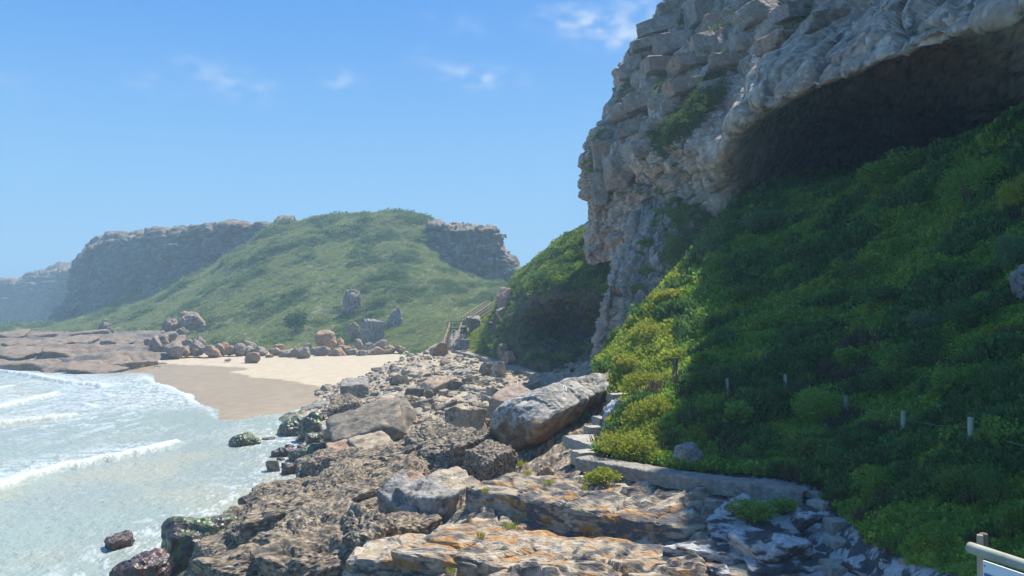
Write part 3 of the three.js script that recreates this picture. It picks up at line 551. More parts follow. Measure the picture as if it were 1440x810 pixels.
const PAL = {
  tan: (x, y, z) => { const g = fbm(x * 1.2, y * 1.2, z * 1.2, 4); return mixc(mixc(ROCK.tan, ROCK.pale, smooth(-0.3, 0.4, g)), ROCK.brown, smooth(0.1, 0.45, fbm(x * 0.6 + 5, y, z * 0.6, 4))); },
  crust: (x, y, z) => { const sp = n3(x * 6, y * 6, z * 6) + 0.6 * n3b(x * 12, y * 12, z * 12), g = fbm(x * 0.9, y * 0.9, z * 0.9, 3); let c = mixc([0.37, 0.285, 0.185], [0.15, 0.11, 0.07], smooth(-0.4, 0.35, sp + 0.5 * g)); c = mixc(c, ROCK.dark, smooth(0.2, 0.8, sp + 0.5 * g)); return mixc(c, ROCK.pale, smooth(0.45, 1, -sp)); },
  dark: (x, y, z) => { const g = fbm(x * 1.1, y * 1.1, z * 1.1, 5); return mixc(mixc([0.17, 0.145, 0.115], [0.27, 0.23, 0.175], smooth(-0.3, 0.4, g)), ROCK.tan, smooth(0.2, 0.5, fbm(x * 0.7, y + 8, z * 0.7, 4))); },
  grey: (x, y, z) => { const g = fbm(x * 1.4, y * 1.4, z * 1.4, 5); return mixc(mixc([0.27, 0.25, 0.22], [0.42, 0.385, 0.33], smooth(-0.2, 0.4, g)), [0.12, 0.11, 0.10], smooth(0.18, 0.42, fbm(x * 2.3, y * 2.3 + 4, z * 2.3, 4))); },
  red: (x, y, z) => { const g = fbm(x, y, z, 4); return mixc(mixc([0.40, 0.235, 0.145], [0.46, 0.33, 0.235], smooth(-0.2, 0.4, g)), ROCK.brown, smooth(0.2, 0.5, fbm(x * 1.5, y * 1.5 + 3, z * 1.5, 3))); },
  ochre: (x, y, z) => { const g = fbm(x / 1.5, y / 1.5, z / 1.5, 4); return mixc(mixc([0.42, 0.27, 0.155], [0.42, 0.34, 0.26], smooth(-0.2, 0.25, g)), [0.16, 0.13, 0.11], smooth(0.18, 0.42, fbm(x / 1.1, y / 1.1 + 5, z / 1.1, 4))); },
  moss: (x, y, z) => { const g = fbm(x * 1.2, y * 1.2, z * 1.2, 4); return mixc(mixc([0.06, 0.05, 0.045], [0.14, 0.11, 0.09], smooth(-0.2, 0.4, fbm(x * 3, y * 3, z * 3, 3))), [0.10, 0.17, 0.035], 0.9 * smooth(0.0, 0.2, g)); },
  wet: (x, y, z) => { const g = fbm(x * 2, y * 2, z * 2, 4); return mixc([0.045, 0.035, 0.032], [0.15, 0.065, 0.05], smooth(-0.1, 0.35, g)); },
  white: (x, y, z) => { const g = fbm(x * 2.2, y * 3.5, z * 2.2, 4); return mixc([0.52, 0.51, 0.49], [0.09, 0.088, 0.09], smooth(-0.05, 0.10, fbm(x * 0.9, y * 3.5, z * 0.9, 6) + 0.35 * fbm(x * 3, y * 9, z * 3, 3))); },
  cliff: (x, y, z) => cliffColor(x, y, z),
};
/** A stone of the given size about its own centre: random flat cuts, worn edges, cracks and grain. */
function rockGeo(seed, sx, sy, sz, o = {}) {
  const r = mulberry(seed * 7919 + 13), g = sphereOf(o.detail || 12), p = g.attributes.position, planes = [], q = V3(), n = V3();
  for (const [x, y, z] of [[1, 0, 0], [-1, 0, 0], [0, 1, 0], [0, -1, 0], [0, 0, 1], [0, 0, -1]]) planes.push([V3(x, y, z).add(V3(r() - .5, r() - .5, r() - .5).multiplyScalar(o.skew ?? 0.45)).normalize(), 0.86 + 0.14 * r()]);
  for (let k = 0; k < (o.cuts ?? 7); k++) planes.push([V3(r() - .5, r() - .5, r() - .5).normalize(), 0.85 + 0.4 * r()]);
  const pw = o.worn ?? 16, S = Math.min(sx, sy, sz), off = r() * 50;
  for (let k = 0; k < p.count; k++) {
    n.fromBufferAttribute(p, k).normalize(); let s = 0;
    for (const [m, d] of planes) { const t = n.dot(m) / d; if (t > 0) s += Math.pow(t, pw); }
    const rad = Math.pow(s, -1 / pw);
    q.set(n.x * rad * sx / 2, n.y * rad * sy / 2, n.z * rad * sz / 2);
    if (o.taper) { const t = 1 - o.taper * smooth(-sx / 2, sx / 2, q.x); q.y *= t; q.z *= t; }
    const a = o.rough ?? 0.1, f = 1.3 / Math.max(S, 0.3);
    let h = a * S * (0.9 * fbm(q.x * f + off, q.y * f, q.z * f, 3) + 0.35 * ridged(q.x * f * 2.2, q.y * f * 2.2 + off, q.z * f * 2.2, 2));
    if (o.crack) { const w = worley(q.x * f * 0.9 + off, q.y * f * 0.9, q.z * f * 0.9); h += o.crack * S * ((w[2] - 0.5) - 0.6 * (1 - smooth(0, 0.12, w[1] - w[0]))); }
    if (o.beds) { const t = (q.y + 0.25 * q.x + 0.15 * fbm(q.x + off, q.y, q.z, 3)) / o.beds, fr = t - Math.floor(t); h += 0.25 * o.beds * (fr < 0.75 ? fr : 3 * (1 - fr)); }
    if (o.grain) h += o.grain * (n3(q.x * 5 + off, q.y * 5, q.z * 5) + 0.5 * n3b(q.x * 11, q.y * 11, q.z * 11));
    q.addScaledVector(n, h); p.setXYZ(k, q.x, q.y, q.z);
  }
  g.computeVertexNormals();
  const col = new Float32Array(p.count * 3), f = o.color || PAL.tan;
  for (let k = 0; k < p.count; k++) { const c = f(p.getX(k) + off, p.getY(k), p.getZ(k), q.fromBufferAttribute(p, k)); col.set(c, 3 * k); }
  g.setAttribute('color', new THREE.BufferAttribute(col, 3));
  if (o.flat) g.deleteAttribute('normal');
  return boxUV(g, o.tile || Math.max(1.2, S));
}
let seedCount = 100;
/** One stone as a thing; (px, py) is the bearing of the middle of its foot at distance d; w and h are what it spans. */
function stone(name, label, category, group, [px, py, d], [w, h, l], o = {}, yaw = 0, tiltX = 0, tiltZ = 0, sink = 0.25) {
  const base = W(px, py, d), sx = w / FOC * d, sy = h / FOC * d / (1 - sink), sz = l ?? sx * 0.8;
  const m = new THREE.Mesh(rockGeo(seedCount++, sx, sy, sz, o), o.mat || M.rock);
  m.position.set(base.x, base.y + sy * (0.5 - sink), base.z); m.rotation.set(tiltX, yaw, tiltZ, 'YXZ');
  return thing(name, label, category, group, m);
}
// blocks standing out of the cliff face
const cliffProbe = (() => {           // the point of the cliff face on a bearing: nearest of a coarse net
  const net = [], q = V3();
  for (let j = 20; j <= 160; j++) for (let i = 10; i <= 190; i++) { cliffAt(i / 200, j / 200, q); if (q.z > -20) continue; const k = -q.z; const c = Math.cos(PITCH), s = Math.sin(PITCH), y = q.y - EYE, zc = -(k * c + y * s) , yc = y * c - k * s; net.push([720 + q.x / -zc * FOC, 405 - yc / -zc * FOC, q.clone()]); }
  return (px, py) => { let b = 1e9, r = null; for (const [x, y, p] of net) { const e = (x - px) ** 2 + (y - py) ** 2 + 0.004 * p.z * p.z * 0; if (e < b) { b = e; r = p; } } return r; };
})();
const blocks = [[944, 22, 44, 26], [985, 20, 46, 40], [925, 48, 62, 22], [1010, 45, 56, 34], [905, 68, 40, 14], [945, 70, 52, 26], [985, 68, 34, 36], [972, 92, 64, 22], [930, 95, 58, 20], [886, 100, 34, 26], [912, 118, 44, 26], [955, 122, 46, 20], [880, 132, 34, 20], [900, 146, 46, 24], [940, 150, 32, 22], [870, 160, 30, 20], [885, 182, 40, 20], [920, 176, 32, 18], [858, 200, 28, 30], [842, 222, 24, 40], [1020, 92, 54, 22], [1042, 64, 44, 26], [1060, 26, 60, 30], [1095, 60, 62, 22], [1000, 128, 40, 20], [868, 245, 36, 40], [842, 268, 28, 38], [905, 210, 40, 22], [1110, 20, 56, 22], [1150, 40, 60, 20]];
for (const [px, py, w, h] of blocks) {
  const p = cliffProbe(px, py); if (!p) continue;
  const d = -p.z, sx = w / FOC * d, sy = h / FOC * d;
  const m = new THREE.Mesh(rockGeo(seedCount++, sx * 1.12, sy * 1.15, Math.max(sx, sy) * 1.1, { detail: 7, cuts: 3, skew: 0.3, worn: 50, rough: 0.035, crack: 0.04, flat: true, color: (x, y, z, q) => { const c = cliffColor(x + p.x, y + p.y, z + p.z); return mixc(c, seedCount % 4 ? [0.37, 0.31, 0.26] : [0.42, 0.26, 0.17], 0.5); }, tile: 3 }), M.rock);
  m.position.set(p.x + 0.3, p.y, p.z + 0.4); m.rotation.set(rr(-.1, .1), rr(-.5, .3), 0.16 + rr(-.1, .1)); put('rock_block', m, {}, cliff);
}
// the great leaning boulder by the steps
const boulder = (() => {
  const A = W(712, 600, 37.6), B = W(876, 540, 44.5), L = A.distanceTo(B), dir = B.clone().sub(A).normalize();
  const geo = rockGeo(4242, L * 1.04, 4.3, 3.0, { detail: 48, cuts: 6, skew: 0.28, worn: 20, taper: 0.58, rough: 0.075, crack: 0.035, grain: 0.012, flat: true, tile: 2, color: (x, y, z, q) => {
    const g = fbm(x * 1.5, y * 1.5, z * 1.5, 5), under = smooth(-0.12, 0.10, -q.y * 0.6 + q.z * 0.5 + 0.0 + 0.6 * fbm(x * 0.6, y * 0.6, z * 0.6, 4));
    const top = mixc(mixc([0.33, 0.305, 0.265], [0.50, 0.47, 0.42], smooth(-0.15, 0.3, g)), [0.13, 0.125, 0.12], 0.8 * smooth(0.15, 0.4, fbm(x * 2.4 + 7, y * 2.4, z * 2.4, 4)));
    const low = mixc(mixc([0.29, 0.155, 0.085], [0.42, 0.29, 0.16], smooth(0.0, 0.3, fbm(x * 0.7 + 3, y * 0.7, z * 0.7, 4))), [0.24, 0.135, 0.08], smooth(0.1, 0.4, g));
    return mixc(top, low, under);
  } });
  const m = new THREE.Mesh(geo, M.rock); m.position.copy(A).add(B).multiplyScalar(0.5); m.position.y -= 0.05;
  m.quaternion.setFromRotationMatrix(new THREE.Matrix4().makeBasis(dir, V3(0, 1, 0).addScaledVector(dir, -dir.y).normalize(), V3().crossVectors(dir, V3(0, 1, 0).addScaledVector(dir, -dir.y).normalize())));
  m.rotateX(0.55);
  return thing('boulder', 'huge leaning boulder, grey above and rust red below, beside the stone steps', 'boulder', null, m);
})();
// rocks that can be told apart
const RK = { crust: { color: PAL.crust, rough: 0.16, grain: 0.035, detail: 26, cuts: 8, flat: true }, dark: { color: PAL.dark, rough: 0.08, detail: 20, crack: 0.05, grain: 0.012, worn: 30 }, tan: { color: PAL.tan, rough: 0.09, detail: 18, crack: 0.05, grain: 0.01, worn: 30 }, grey: { color: PAL.grey, rough: 0.09, detail: 18, crack: 0.05, worn: 30 }, red: { color: PAL.red, rough: 0.07, detail: 16, worn: 26, crack: 0.03 }, moss: { color: PAL.moss, rough: 0.16, detail: 14, worn: 7, cuts: 10, mat: M.wetRock }, wet: { color: PAL.wet, rough: 0.16, detail: 14, worn: 6, mat: M.wetRock }, ochre: { color: PAL.ochre, rough: 0.16, detail: 9, crack: 0.07, cuts: 13, skew: 1.1, worn: 13 }, white: { color: PAL.white, rough: 0.12, detail: 18, beds: 0.12 } };
const slab = { cuts: 3, skew: 0.22, worn: 22 };
stone('boulder', 'blocky cracked boulder with a rounded top, downhill of the leaning boulder', 'boulder', null, [655, 612, 50], [52, 42, 2.2], { ...RK.tan, crack: 0.08, cuts: 3 }, 0.4);
stone('boulder', 'brown pointed boulder at the foot of the wooden staircase', 'boulder', null, [613, 510, 128], [26, 26, 3.4], { ...RK.red, cuts: 9 }, 0.5, 0, -0.5);
stone('rock_slab', 'long grey slab lying below the brown pointed boulder', 'rock', null, [609, 517, 124], [19, 7, 1.4], RK.grey, 0.3);
stone('rock_slab', 'flat sandy orange slab tilted above dark boulders on the rubble', 'rock', null, [618, 552, 92], [46, 20, 3.4], { ...RK.red, ...slab, color: (x, y, z) => mixc([0.46, 0.31, 0.19], [0.50, 0.38, 0.27], smooth(-0.3, 0.3, fbm(x, y, z, 3))) }, 0.5, 0.15, 0.32);
stone('rock_slab', 'smooth pinkish slab just behind the leaning boulder', 'rock', null, [722, 580, 52], [62, 30, 3], { ...RK.red, ...slab, color: (x, y, z) => mixc([0.36, 0.265, 0.20], [0.42, 0.33, 0.255], smooth(-0.3, 0.3, fbm(x, y, z, 3))) }, 0.75, 0.1, 0.25);
stone('boulder', 'smooth dark rounded boulder under the orange slab', 'boulder', null, [582, 559, 89], [26, 15, 1.8], { ...RK.dark, cuts: 3, worn: 7 }, 0.2);
stone('boulder', 'narrow dark boulder leaning against the orange slab', 'boulder', null, [602, 561, 88], [13, 13, 1.2], { ...RK.dark, worn: 9 }, 0.7);
const rub = [[640, 548, 91, 22, 13, 'dark'], [655, 552, 90, 18, 9, 'grey'], [625, 558, 88, 16, 10, 'tan'], [662, 540, 95, 20, 10, 'dark'], [598, 578, 78, 40, 16, 'dark'], [625, 582, 74, 34, 14, 'dark'], [560, 572, 82, 40, 13, 'crust'], [648, 572, 78, 24, 9, 'tan'], [690, 585, 62, 30, 14, 'tan'], [672, 578, 66, 24, 12, 'dark'], [700, 570, 66, 22, 10, 'red'], [712, 560, 72, 16, 9, 'grey'], [692, 556, 80, 16, 12, 'tan'], [730, 555, 78, 26, 7, 'dark'], [742, 566, 66, 24, 6, 'red'], [690, 525, 108, 26, 16, 'dark'], [700, 530, 104, 22, 20, 'tan'], [675, 545, 95, 30, 10, 'tan'], [560, 540, 102, 30, 10, 'tan'], [590, 530, 108, 30, 8, 'tan'], [540, 548, 104, 22, 9, 'tan'], [650, 528, 110, 28, 8, 'grey'], [620, 525, 114, 24, 7, 'grey'], [520, 540, 110, 26, 10, 'tan'], [560, 522, 116, 26, 8, 'tan'], [600, 512, 124, 16, 6, 'grey'], [750, 545, 92, 30, 8, 'tan'], [780, 552, 84, 30, 7, 'tan'], [660, 510, 122, 20, 6, 'tan'], [735, 570, 60, 20, 9, 'grey'], [680, 600, 55, 34, 12, 'crust'], [705, 605, 50, 30, 16, 'crust']];
const rubWords = { dark: 'dark', grey: 'grey', tan: 'sandy tan', crust: 'shell-crusted', red: 'reddish' };
for (const [px, py, d, w, h, k] of rub) stone('boulder', `${rubWords[k]} ${h / w > 0.55 ? 'blocky' : h / w > 0.36 ? 'low' : 'flat'} ${w * d > 2400 ? 'larger' : 'smaller'} boulder among the broken rock below the footpath`, 'boulder', `${rubWords[k]} ${h / w > 0.55 ? 'blocky' : h / w > 0.36 ? 'low' : 'flat'} ${w * d > 2400 ? 'larger' : 'smaller'} boulders among the broken rock`, [px, py, d], [w, h], { ...RK[k], detail: 10, flat: true }, rr(0, 3), rr(-.25, .25), rr(-.3, .4));
{
  const kinds = [1, 2, 3].map(k => rockGeo(700 + k, 1, 0.62, 0.85, { detail: 5, cuts: 9, color: () => [1, 1, 1], rough: 0.12, worn: 30, flat: true }));
  const lists = [[], [], []];
  for (let k = 0; k < 9000; k++) { const d = 50 * Math.pow(138 / 50, R()), x = xAt(rr(450, 860), d), z = -d; if (isHill(x, z) || inPoly(bankPoly, x, z)) continue; const y = groundY(x, z); if (y < 0.6 || y > 9) continue; const f = fbm(x / 5, 3, z / 5, 3); if (f < -0.12 && R() < 0.7) continue; const c = mixc(mixc(ROCK.pale, ROCK.tan, R()), R() < 0.3 ? ROCK.red : ROCK.grey, 0.7 * R()), s = Math.min(1.3, 0.16 * Math.pow(R() + 0.03, -0.55)) * d / 75; lists[k % 3].push([x, y + s * 0.08, z, s, R() * 6.3, ...c, rr(0.6, 1.2)]); }
  scene.userData.rubble = [kinds, lists];
}
// large slabs dipping to the sea
const big = [
  [520, 618, 64, 110, 34, 4.5, 'dark', 0.5, 0.2, 0.28, 'broad dark slab with a steep shaded edge above the mossy rocks'],
  [545, 606, 68, 80, 36, 4, 'dark', 0.55, 0.2, 0.3, 'dark wedge-shaped slab wedged behind the broad dark slab'],
  [488, 585, 78, 44, 24, 4, 'crust', 0.4, 0.1, 0.2, 'craggy pale ledge jutting above a black gap beside the sand'],
  [500, 556, 98, 42, 20, 5, 'grey', 0.3, 0, 0.1, 'grey rock bluff standing at the edge of the wet sand'],
  [448, 574, 97, 40, 8, 3, 'grey', 0.2, 0, 0.1, 'low pale rock tongue lying on the wet sand'],
  [478, 622, 66, 44, 30, 3, 'tan', 0.4, 0.1, 0.3, 'pinkish triangular slab between the mossy rocks and dark slab'],
  [482, 650, 58, 40, 24, 2.6, 'red', 0.5, 0.1, 0.2, 'brown angular boulder at the end of the shell-crusted ridges'],
  [525, 632, 58, 60, 14, 3.2, 'tan', 0.6, 0.1, 0.2, 'flat tan slab below the broad dark slab'],
  [618, 640, 46, 62, 30, 5, 'crust', 0.75, 0.1, 0.30, 'upright shell-crusted block at the top end of its ridge'],
  [560, 655, 46, 150, 26, 2.4, 'crust', 0.55, 0.1, 0.26, 'long narrow shell-crusted ridge running down toward the sea'],
  [640, 655, 40, 90, 34, 3, 'crust', 0.7, 0.15, 0.32, 'shell-crusted ridge beside a black cleft under the leaning boulder'],
  [688, 668, 33, 56, 40, 2.2, 'crust', 0.8, 0, 0.12, 'dark furrowed block facing the sea below the leaning boulder'],
  [582, 690, 32, 34, 20, 1.6, 'red', 0.6, 0.1, 0.3, 'small red-topped rock between shell-crusted ridges'],
  [640, 702, 29, 62, 34, 2.2, 'tan', 0.7, 0.1, 0.24, 'tan ridge-backed rock with a hollow under its right end'],
  [576, 728, 28, 52, 44, 2.4, 'grey', 0.85, 0.2, 0.45, 'grey slanting slab beside the deepest black gap'],
  [600, 725, 27.5, 60, 40, 2.0, 'grey', 0.7, 0.1, 0.2, 'pale cracked rock in front of the tan ridge-backed rock'],
  [516, 778, 25.5, 70, 58, 2.2, 'crust', 0.95, 0.1, 0.42, 'steep shell-crusted rib beside the deepest black gap'],
  [440, 775, 28.5, 120, 40, 3.4, 'crust', 0.8, 0.1, 0.30, 'broad shell-crusted ridge near the bottom of the shore'],
  [380, 745, 36, 120, 30, 3.5, 'crust', 0.75, 0.1, 0.26, 'shell-crusted ridge above the mossy waterline rock'],
  [470, 700, 40, 110, 26, 3.2, 'crust', 0.75, 0.1, 0.28, 'middle shell-crusted ridge with pitted top'],
  [450, 668, 53, 60, 24, 2.8, 'crust', 0.6, 0.1, 0.2, 'rounded crusted rock at the waterline end of the ridges'],
];
for (const [px, py, d, w, h, l, k, yaw, tx, tz, label] of big) stone('rock_slab', label, 'rock', null, [px, py, d], [w, h, l], { ...RK[k], ...(k === 'crust' ? { cuts: 7, worn: 20 } : slab), detail: k === 'crust' ? 25 : 16 }, yaw - (k === 'crust' ? 0.2 : 0.1), tx + 0.08, tz, 0.36);
for (const [px, py, d, L, h, l] of [[350, 778, 36, 5, 24, 2.0], [395, 800, 29.5, 5, 30, 2], [350, 742, 41.5, 5, 20, 2.2], [420, 735, 36, 5, 26, 2], [480, 748, 32, 5, 30, 1.8], [440, 706, 43.5, 5, 20, 2], [520, 716, 34, 4.5, 28, 1.8], [500, 682, 44, 5, 20, 2], [556, 692, 36, 4, 26, 1.6], [592, 668, 40, 4.5, 24, 1.6], [540, 650, 49, 5, 18, 1.8], [602, 642, 47, 4, 18, 1.6], [640, 632, 46, 3.5, 20, 1.6], [672, 640, 39.5, 3, 28, 1.5], [480, 662, 52, 4, 20, 2], [470, 802, 25, 4, 34, 1.8], [556, 764, 26, 3, 28, 1.4], [408, 692, 49.5, 5, 14, 2]])
  stone('rock_ridge', `${L > 4.6 ? 'long' : L > 3.6 ? 'medium' : 'short'} ${l > 1.9 ? 'broad' : 'narrow'} ${h > 24 ? 'tall' : 'low'} shell-crusted rock ridge running down to the sea`, 'rock', `${L > 4.6 ? 'long' : L > 3.6 ? 'medium' : 'short'} ${l > 1.9 ? 'broad' : 'narrow'} ${h > 24 ? 'tall' : 'low'} shell-crusted ridges`, [px, py, d], [L * FOC / d, h * 1.25, l], { ...RK.crust, detail: 21, cuts: 8, worn: 18 }, 0.62 + rr(-.15, .15), rr(0, .3), 0.16 + rr(-.08, .1), 0.45);
// bedded ledges by the path
function ledge(label, c, yaw, [sx, sy, sz], tilt, color, beds) { const m = new THREE.Mesh(rockGeo(seedCount++, sx, sy, sz, { detail: sx > 5 ? 46 : 24, cuts: 3, skew: 0.3, worn: 24, rough: 0.07, crack: 0.07, beds, grain: 0.008, flat: true, color, tile: 1.6 }), M.rock); m.position.copy(c); m.rotation.set(tilt, yaw, 0.02, 'YXZ'); return thing('rock_ledge', label, 'rock', null, m); }
const slate = (pd, po) => (x, y, z) => { const g = fbm(x * 1.8, y * 5, z * 1.8, 5), bg = fbm(x * 0.45, y, z * 0.45, 3); let c = mixc(ROCK.tan, ROCK.pale, smooth(-0.3, 0.3, g)); c = mixc(c, ROCK.dark, 0.94 * smooth(-0.08, 0.12, g * 0.8 + bg * 0.5 + pd)); return mixc(c, [0.44, 0.22, 0.06], 0.85 * smooth(0.05, 0.13, fbm(x * 0.8 + 9, y * 2, z * 1.2, 5) + po + 0.3 * fbm(x * 5, y * 5, z * 5, 3))); };
ledge('dark bedded rock ledge with orange lichen patches below the concrete path', V3(2.7, 5.52, -24.4), -0.66, [8.6, 1.9, 3.4], 0.12, slate(0.10, -0.14), 0.16);
ledge('long pale rock ledge with streaks of orange lichen facing the sea', V3(1.7, 5.12, -20.3), -0.48, [9.4, 1.6, 3.0], 0.14, slate(-0.12, -0.06), 0.14);
ledge('pale rounded ledge end beside the deepest black gap', V3(-2.6, 4.75, -22.8), -0.30, [4.0, 1.5, 2.6], 0.12, slate(-0.16, -0.2), 0.15);
for (const [c, yaw, size, label] of [[W(1062, 748, 20.9), -0.1, [2.4, 0.8, 1.6], 'white streaked slab below the grassy clump under the path'], [W(1128, 792, 19.3), 0.1, [2.8, 0.7, 1.5], 'flat white splintered slab left of the lowest step'], [W(1005, 776, 20.2), -0.3, [2.3, 0.7, 1.5], 'white and black slab at the edge of the shadow'], [W(1252, 776, 18.7), 0.1, [1.6, 0.55, 1.2], 'white splintered slab right of the middle steps'], [W(1300, 806, 17), 0.2, [1.8, 0.55, 1.3], 'low dark slab at the foot of the reddish purple boulder']]) ledge(label, c.add(V3(0, -0.12, 0)), yaw, size, 0.08, PAL.white, 0.11);
// rocks at and in the water
const water = [
  [290, 790, 38, 120, 62, 2.8, 'moss', 'large dark mossy rock sloping into the sea under the ridges'], [196, 822, 35, 78, 32, 2.4, 'wet', 'wet black rock washed by the sea at the end of the crusted ridges'],
  [362, 712, 50.2, 52, 14, 1.6, 'wet', 'long reddish wet rock awash beside the crusted ridges'], [377, 694, 53.8, 20, 8, .8, 'wet', 'small reddish wet rock awash beyond the long one'], [171, 766, 41.8, 34, 14, 1.2, 'wet', 'lone reddish wet rock awash in open water'],
  [343, 625, 73.8, 42, 14, 2.2, 'moss', 'lone low mossy rock standing off the shore'], [385, 661, 61.5, 16, 12, .9, 'dark', 'small pointed grey rock standing in the foam'], [412, 664, 60.8, 32, 11, 1.4, 'wet', 'flat wet rock in the foam below the mossy rocks'],
  [412, 612, 80, 36, 22, 3, 'moss', 'bright green mossy boulder at the tip of the point'], [442, 616, 76, 44, 30, 3, 'moss', 'dark mossy boulder with a steep shaded face'], [450, 630, 70, 38, 20, 2.6, 'moss', 'mossy slab tilted beside the dark mossy boulder'], [436, 646, 66, 56, 18, 3, 'moss', 'smooth green slab lying low at the waterline'], [448, 656, 63, 34, 14, 2, 'dark', 'black boulder below the smooth green slab'], [400, 640, 68, 36, 11, 1.6, 'wet', 'dark red wet rock awash beside the green slab'],
];
for (const [px, py, d, w, h, l, k, label] of water) stone('sea_rock', label, 'rock', null, [px, py, d], [w, h * 1.15, l], { ...RK[k], detail: 14, flat: true }, 0.6 + rr(-.2, .2), 0.05, 0.2, 0.42);
for (const [px, py, d, w, h] of [[400, 655, 63, 10, 5], [422, 655, 63, 12, 5], [430, 662, 60, 10, 6], [395, 648, 66, 12, 5], [408, 630, 72, 14, 5], [378, 618, 77, 20, 3], [424, 634, 71, 16, 8], [432, 606, 82, 22, 12], [448, 600, 84, 26, 14], [462, 612, 76, 24, 16], [464, 632, 68, 20, 14], [470, 660, 56, 18, 10]]) stone('sea_rock', 'small wet rock scattered in the foam around the mossy rocks', 'rock', 'small wet rocks around the mossy point', [px, py, d], [w, h], { ...RK.wet, detail: 6 }, rr(0, 3), 0, rr(-.2, .2), 0.4);
for (const [px, py, d, w, h] of [[-20, 519, 172, 90, 22], [40, 520, 170, 80, 22], [100, 522, 166, 80, 20], [135, 523, 163, 70, 14], [160, 517, 170, 44, 20], [188, 517, 170, 40, 14], [20, 500, 186, 70, 16], [90, 500, 184, 60, 14], [30, 488, 205, 40, 14], [75, 487, 206, 36, 12], [112, 482, 212, 40, 12], [165, 482, 208, 38, 12], [60, 474, 240, 40, 10], [120, 472, 245, 40, 10], [10, 474, 240, 50, 12]]) stone('rock_ledge', `${w > 65 ? 'long' : 'short'} ledge ${py > 512 ? 'washed by the surf in front of' : py > 495 ? 'on the seaward rim of' : 'lying back on top of'} the far rock platform`, 'rock', `${w > 65 ? 'long' : 'short'} ledges ${py > 512 ? 'in front of' : py > 495 ? 'on the rim of' : 'on top of'} the far rock platform`, [px, py, d], [w, h * 0.62, 9], { ...RK.ochre, detail: 9, cuts: 6, skew: 0.5, color: (x, y, z) => mixc(PAL.ochre(x / 2, y / 2, z / 2), [0.17, 0.14, 0.11], 0.55) }, rr(-.4, .4), rr(0, .2), rr(-.1, .1), 0.4);
// boulders along the back of the beach
const back = [[219, 499, 186, 18, 26], [232, 497, 187, 16, 14], [246, 500, 184, 26, 20], [228, 485, 192, 20, 16], [262, 498, 187, 22, 12], [262, 490, 192, 18, 14], [276, 497, 188, 22, 18], [281, 488, 194, 16, 16], [297, 499, 187, 26, 14], [310, 497, 190, 20, 12], [324, 497, 191, 18, 12], [336, 498, 191, 18, 16], [348, 497, 193, 18, 10], [356, 508, 176, 18, 14], [366, 498, 193, 20, 12], [379, 502, 188, 12, 4], [388, 499, 194, 22, 10], [402, 501, 190, 20, 10], [418, 502, 189, 18, 16], [428, 505, 186, 20, 18], [446, 500, 196, 18, 14], [460, 488, 203, 34, 24], [452, 501, 193, 24, 16], [474, 502, 192, 22, 14], [484, 497, 196, 20, 12], [496, 500, 194, 18, 10], [510, 502, 192, 20, 10], [528, 500, 194, 24, 12], [546, 497, 196, 22, 14], [536, 488, 203, 18, 10], [504, 488, 203, 14, 12], [520, 491, 201, 16, 10], [562, 494, 196, 18, 8], [350, 488, 198, 16, 9], [392, 491, 200, 16, 8], [432, 492, 200, 14, 10], [478, 487, 204, 14, 12], [316, 489, 196, 12, 8], [320, 507, 178, 10, 3], [404, 509, 180, 5, 2], [210, 490, 192, 14, 16], [236, 478, 198, 24, 10]];
for (const [px, py, d, w, h] of back) {
  const orange = hash(px, py, 3) < 0.45, area = w * h, size = area > 380 ? 'large' : area > 230 ? 'medium' : area > 130 ? 'small' : 'very small', form = h / w > 0.85 ? 'tall' : h / w > 0.55 ? 'rounded' : 'flat', tone = orange ? 'orange' : 'grey-brown';
  stone('boulder', `${size} ${form} ${tone} boulder at the back of the beach`, 'boulder', `${size} ${form} ${tone} boulders at the back of the beach`, [px, py, d], [w * 0.95, h * 0.9], { ...RK.ochre, color: (x, y, z) => mixc(PAL.ochre(x, y, z), orange ? [0.45, 0.25, 0.12] : [0.27, 0.235, 0.20], 0.5) }, rr(0, 3), rr(-.2, .2), rr(-.2, .2), 0.2);
}
for (const [px, py, d, w, h, k, label] of [[522, 480, 214, 34, 38, 'grey', 'tall jagged grey outcrop with split points above the beach boulders'], [558, 467, 225, 26, 34, 'grey', 'slanting grey slab outcrop in the green slope beside the jagged one'], [495, 432, 245, 28, 30, 'ochre', 'leaning orange and grey outcrop high on the green slope'], [268, 456, 245, 44, 18, 'ochre', 'dark craggy outcrop sticking out of the lower green slope'], [240, 460, 242, 26, 12, 'ochre', 'low ledge outcrop beside the dark craggy one'], [149, 466, 252, 20, 18, 'dark', 'dark square boulder perched on the rock platform'], [256, 470, 236, 14, 10, 'dark', 'small dark rock below the craggy outcrop'], [498, 470, 218, 20, 18, 'ochre', 'ochre boulder left of the jagged grey outcrop, above the beach row']]) stone('outcrop', label, 'rock', null, [px, py, d], [w * 0.85, h * 0.85], { ...RK[k], detail: 12, crack: 0.12, cuts: 14, skew: 1.3, worn: 22, flat: true }, rr(0, 3), 0, 0.3, 0.3);
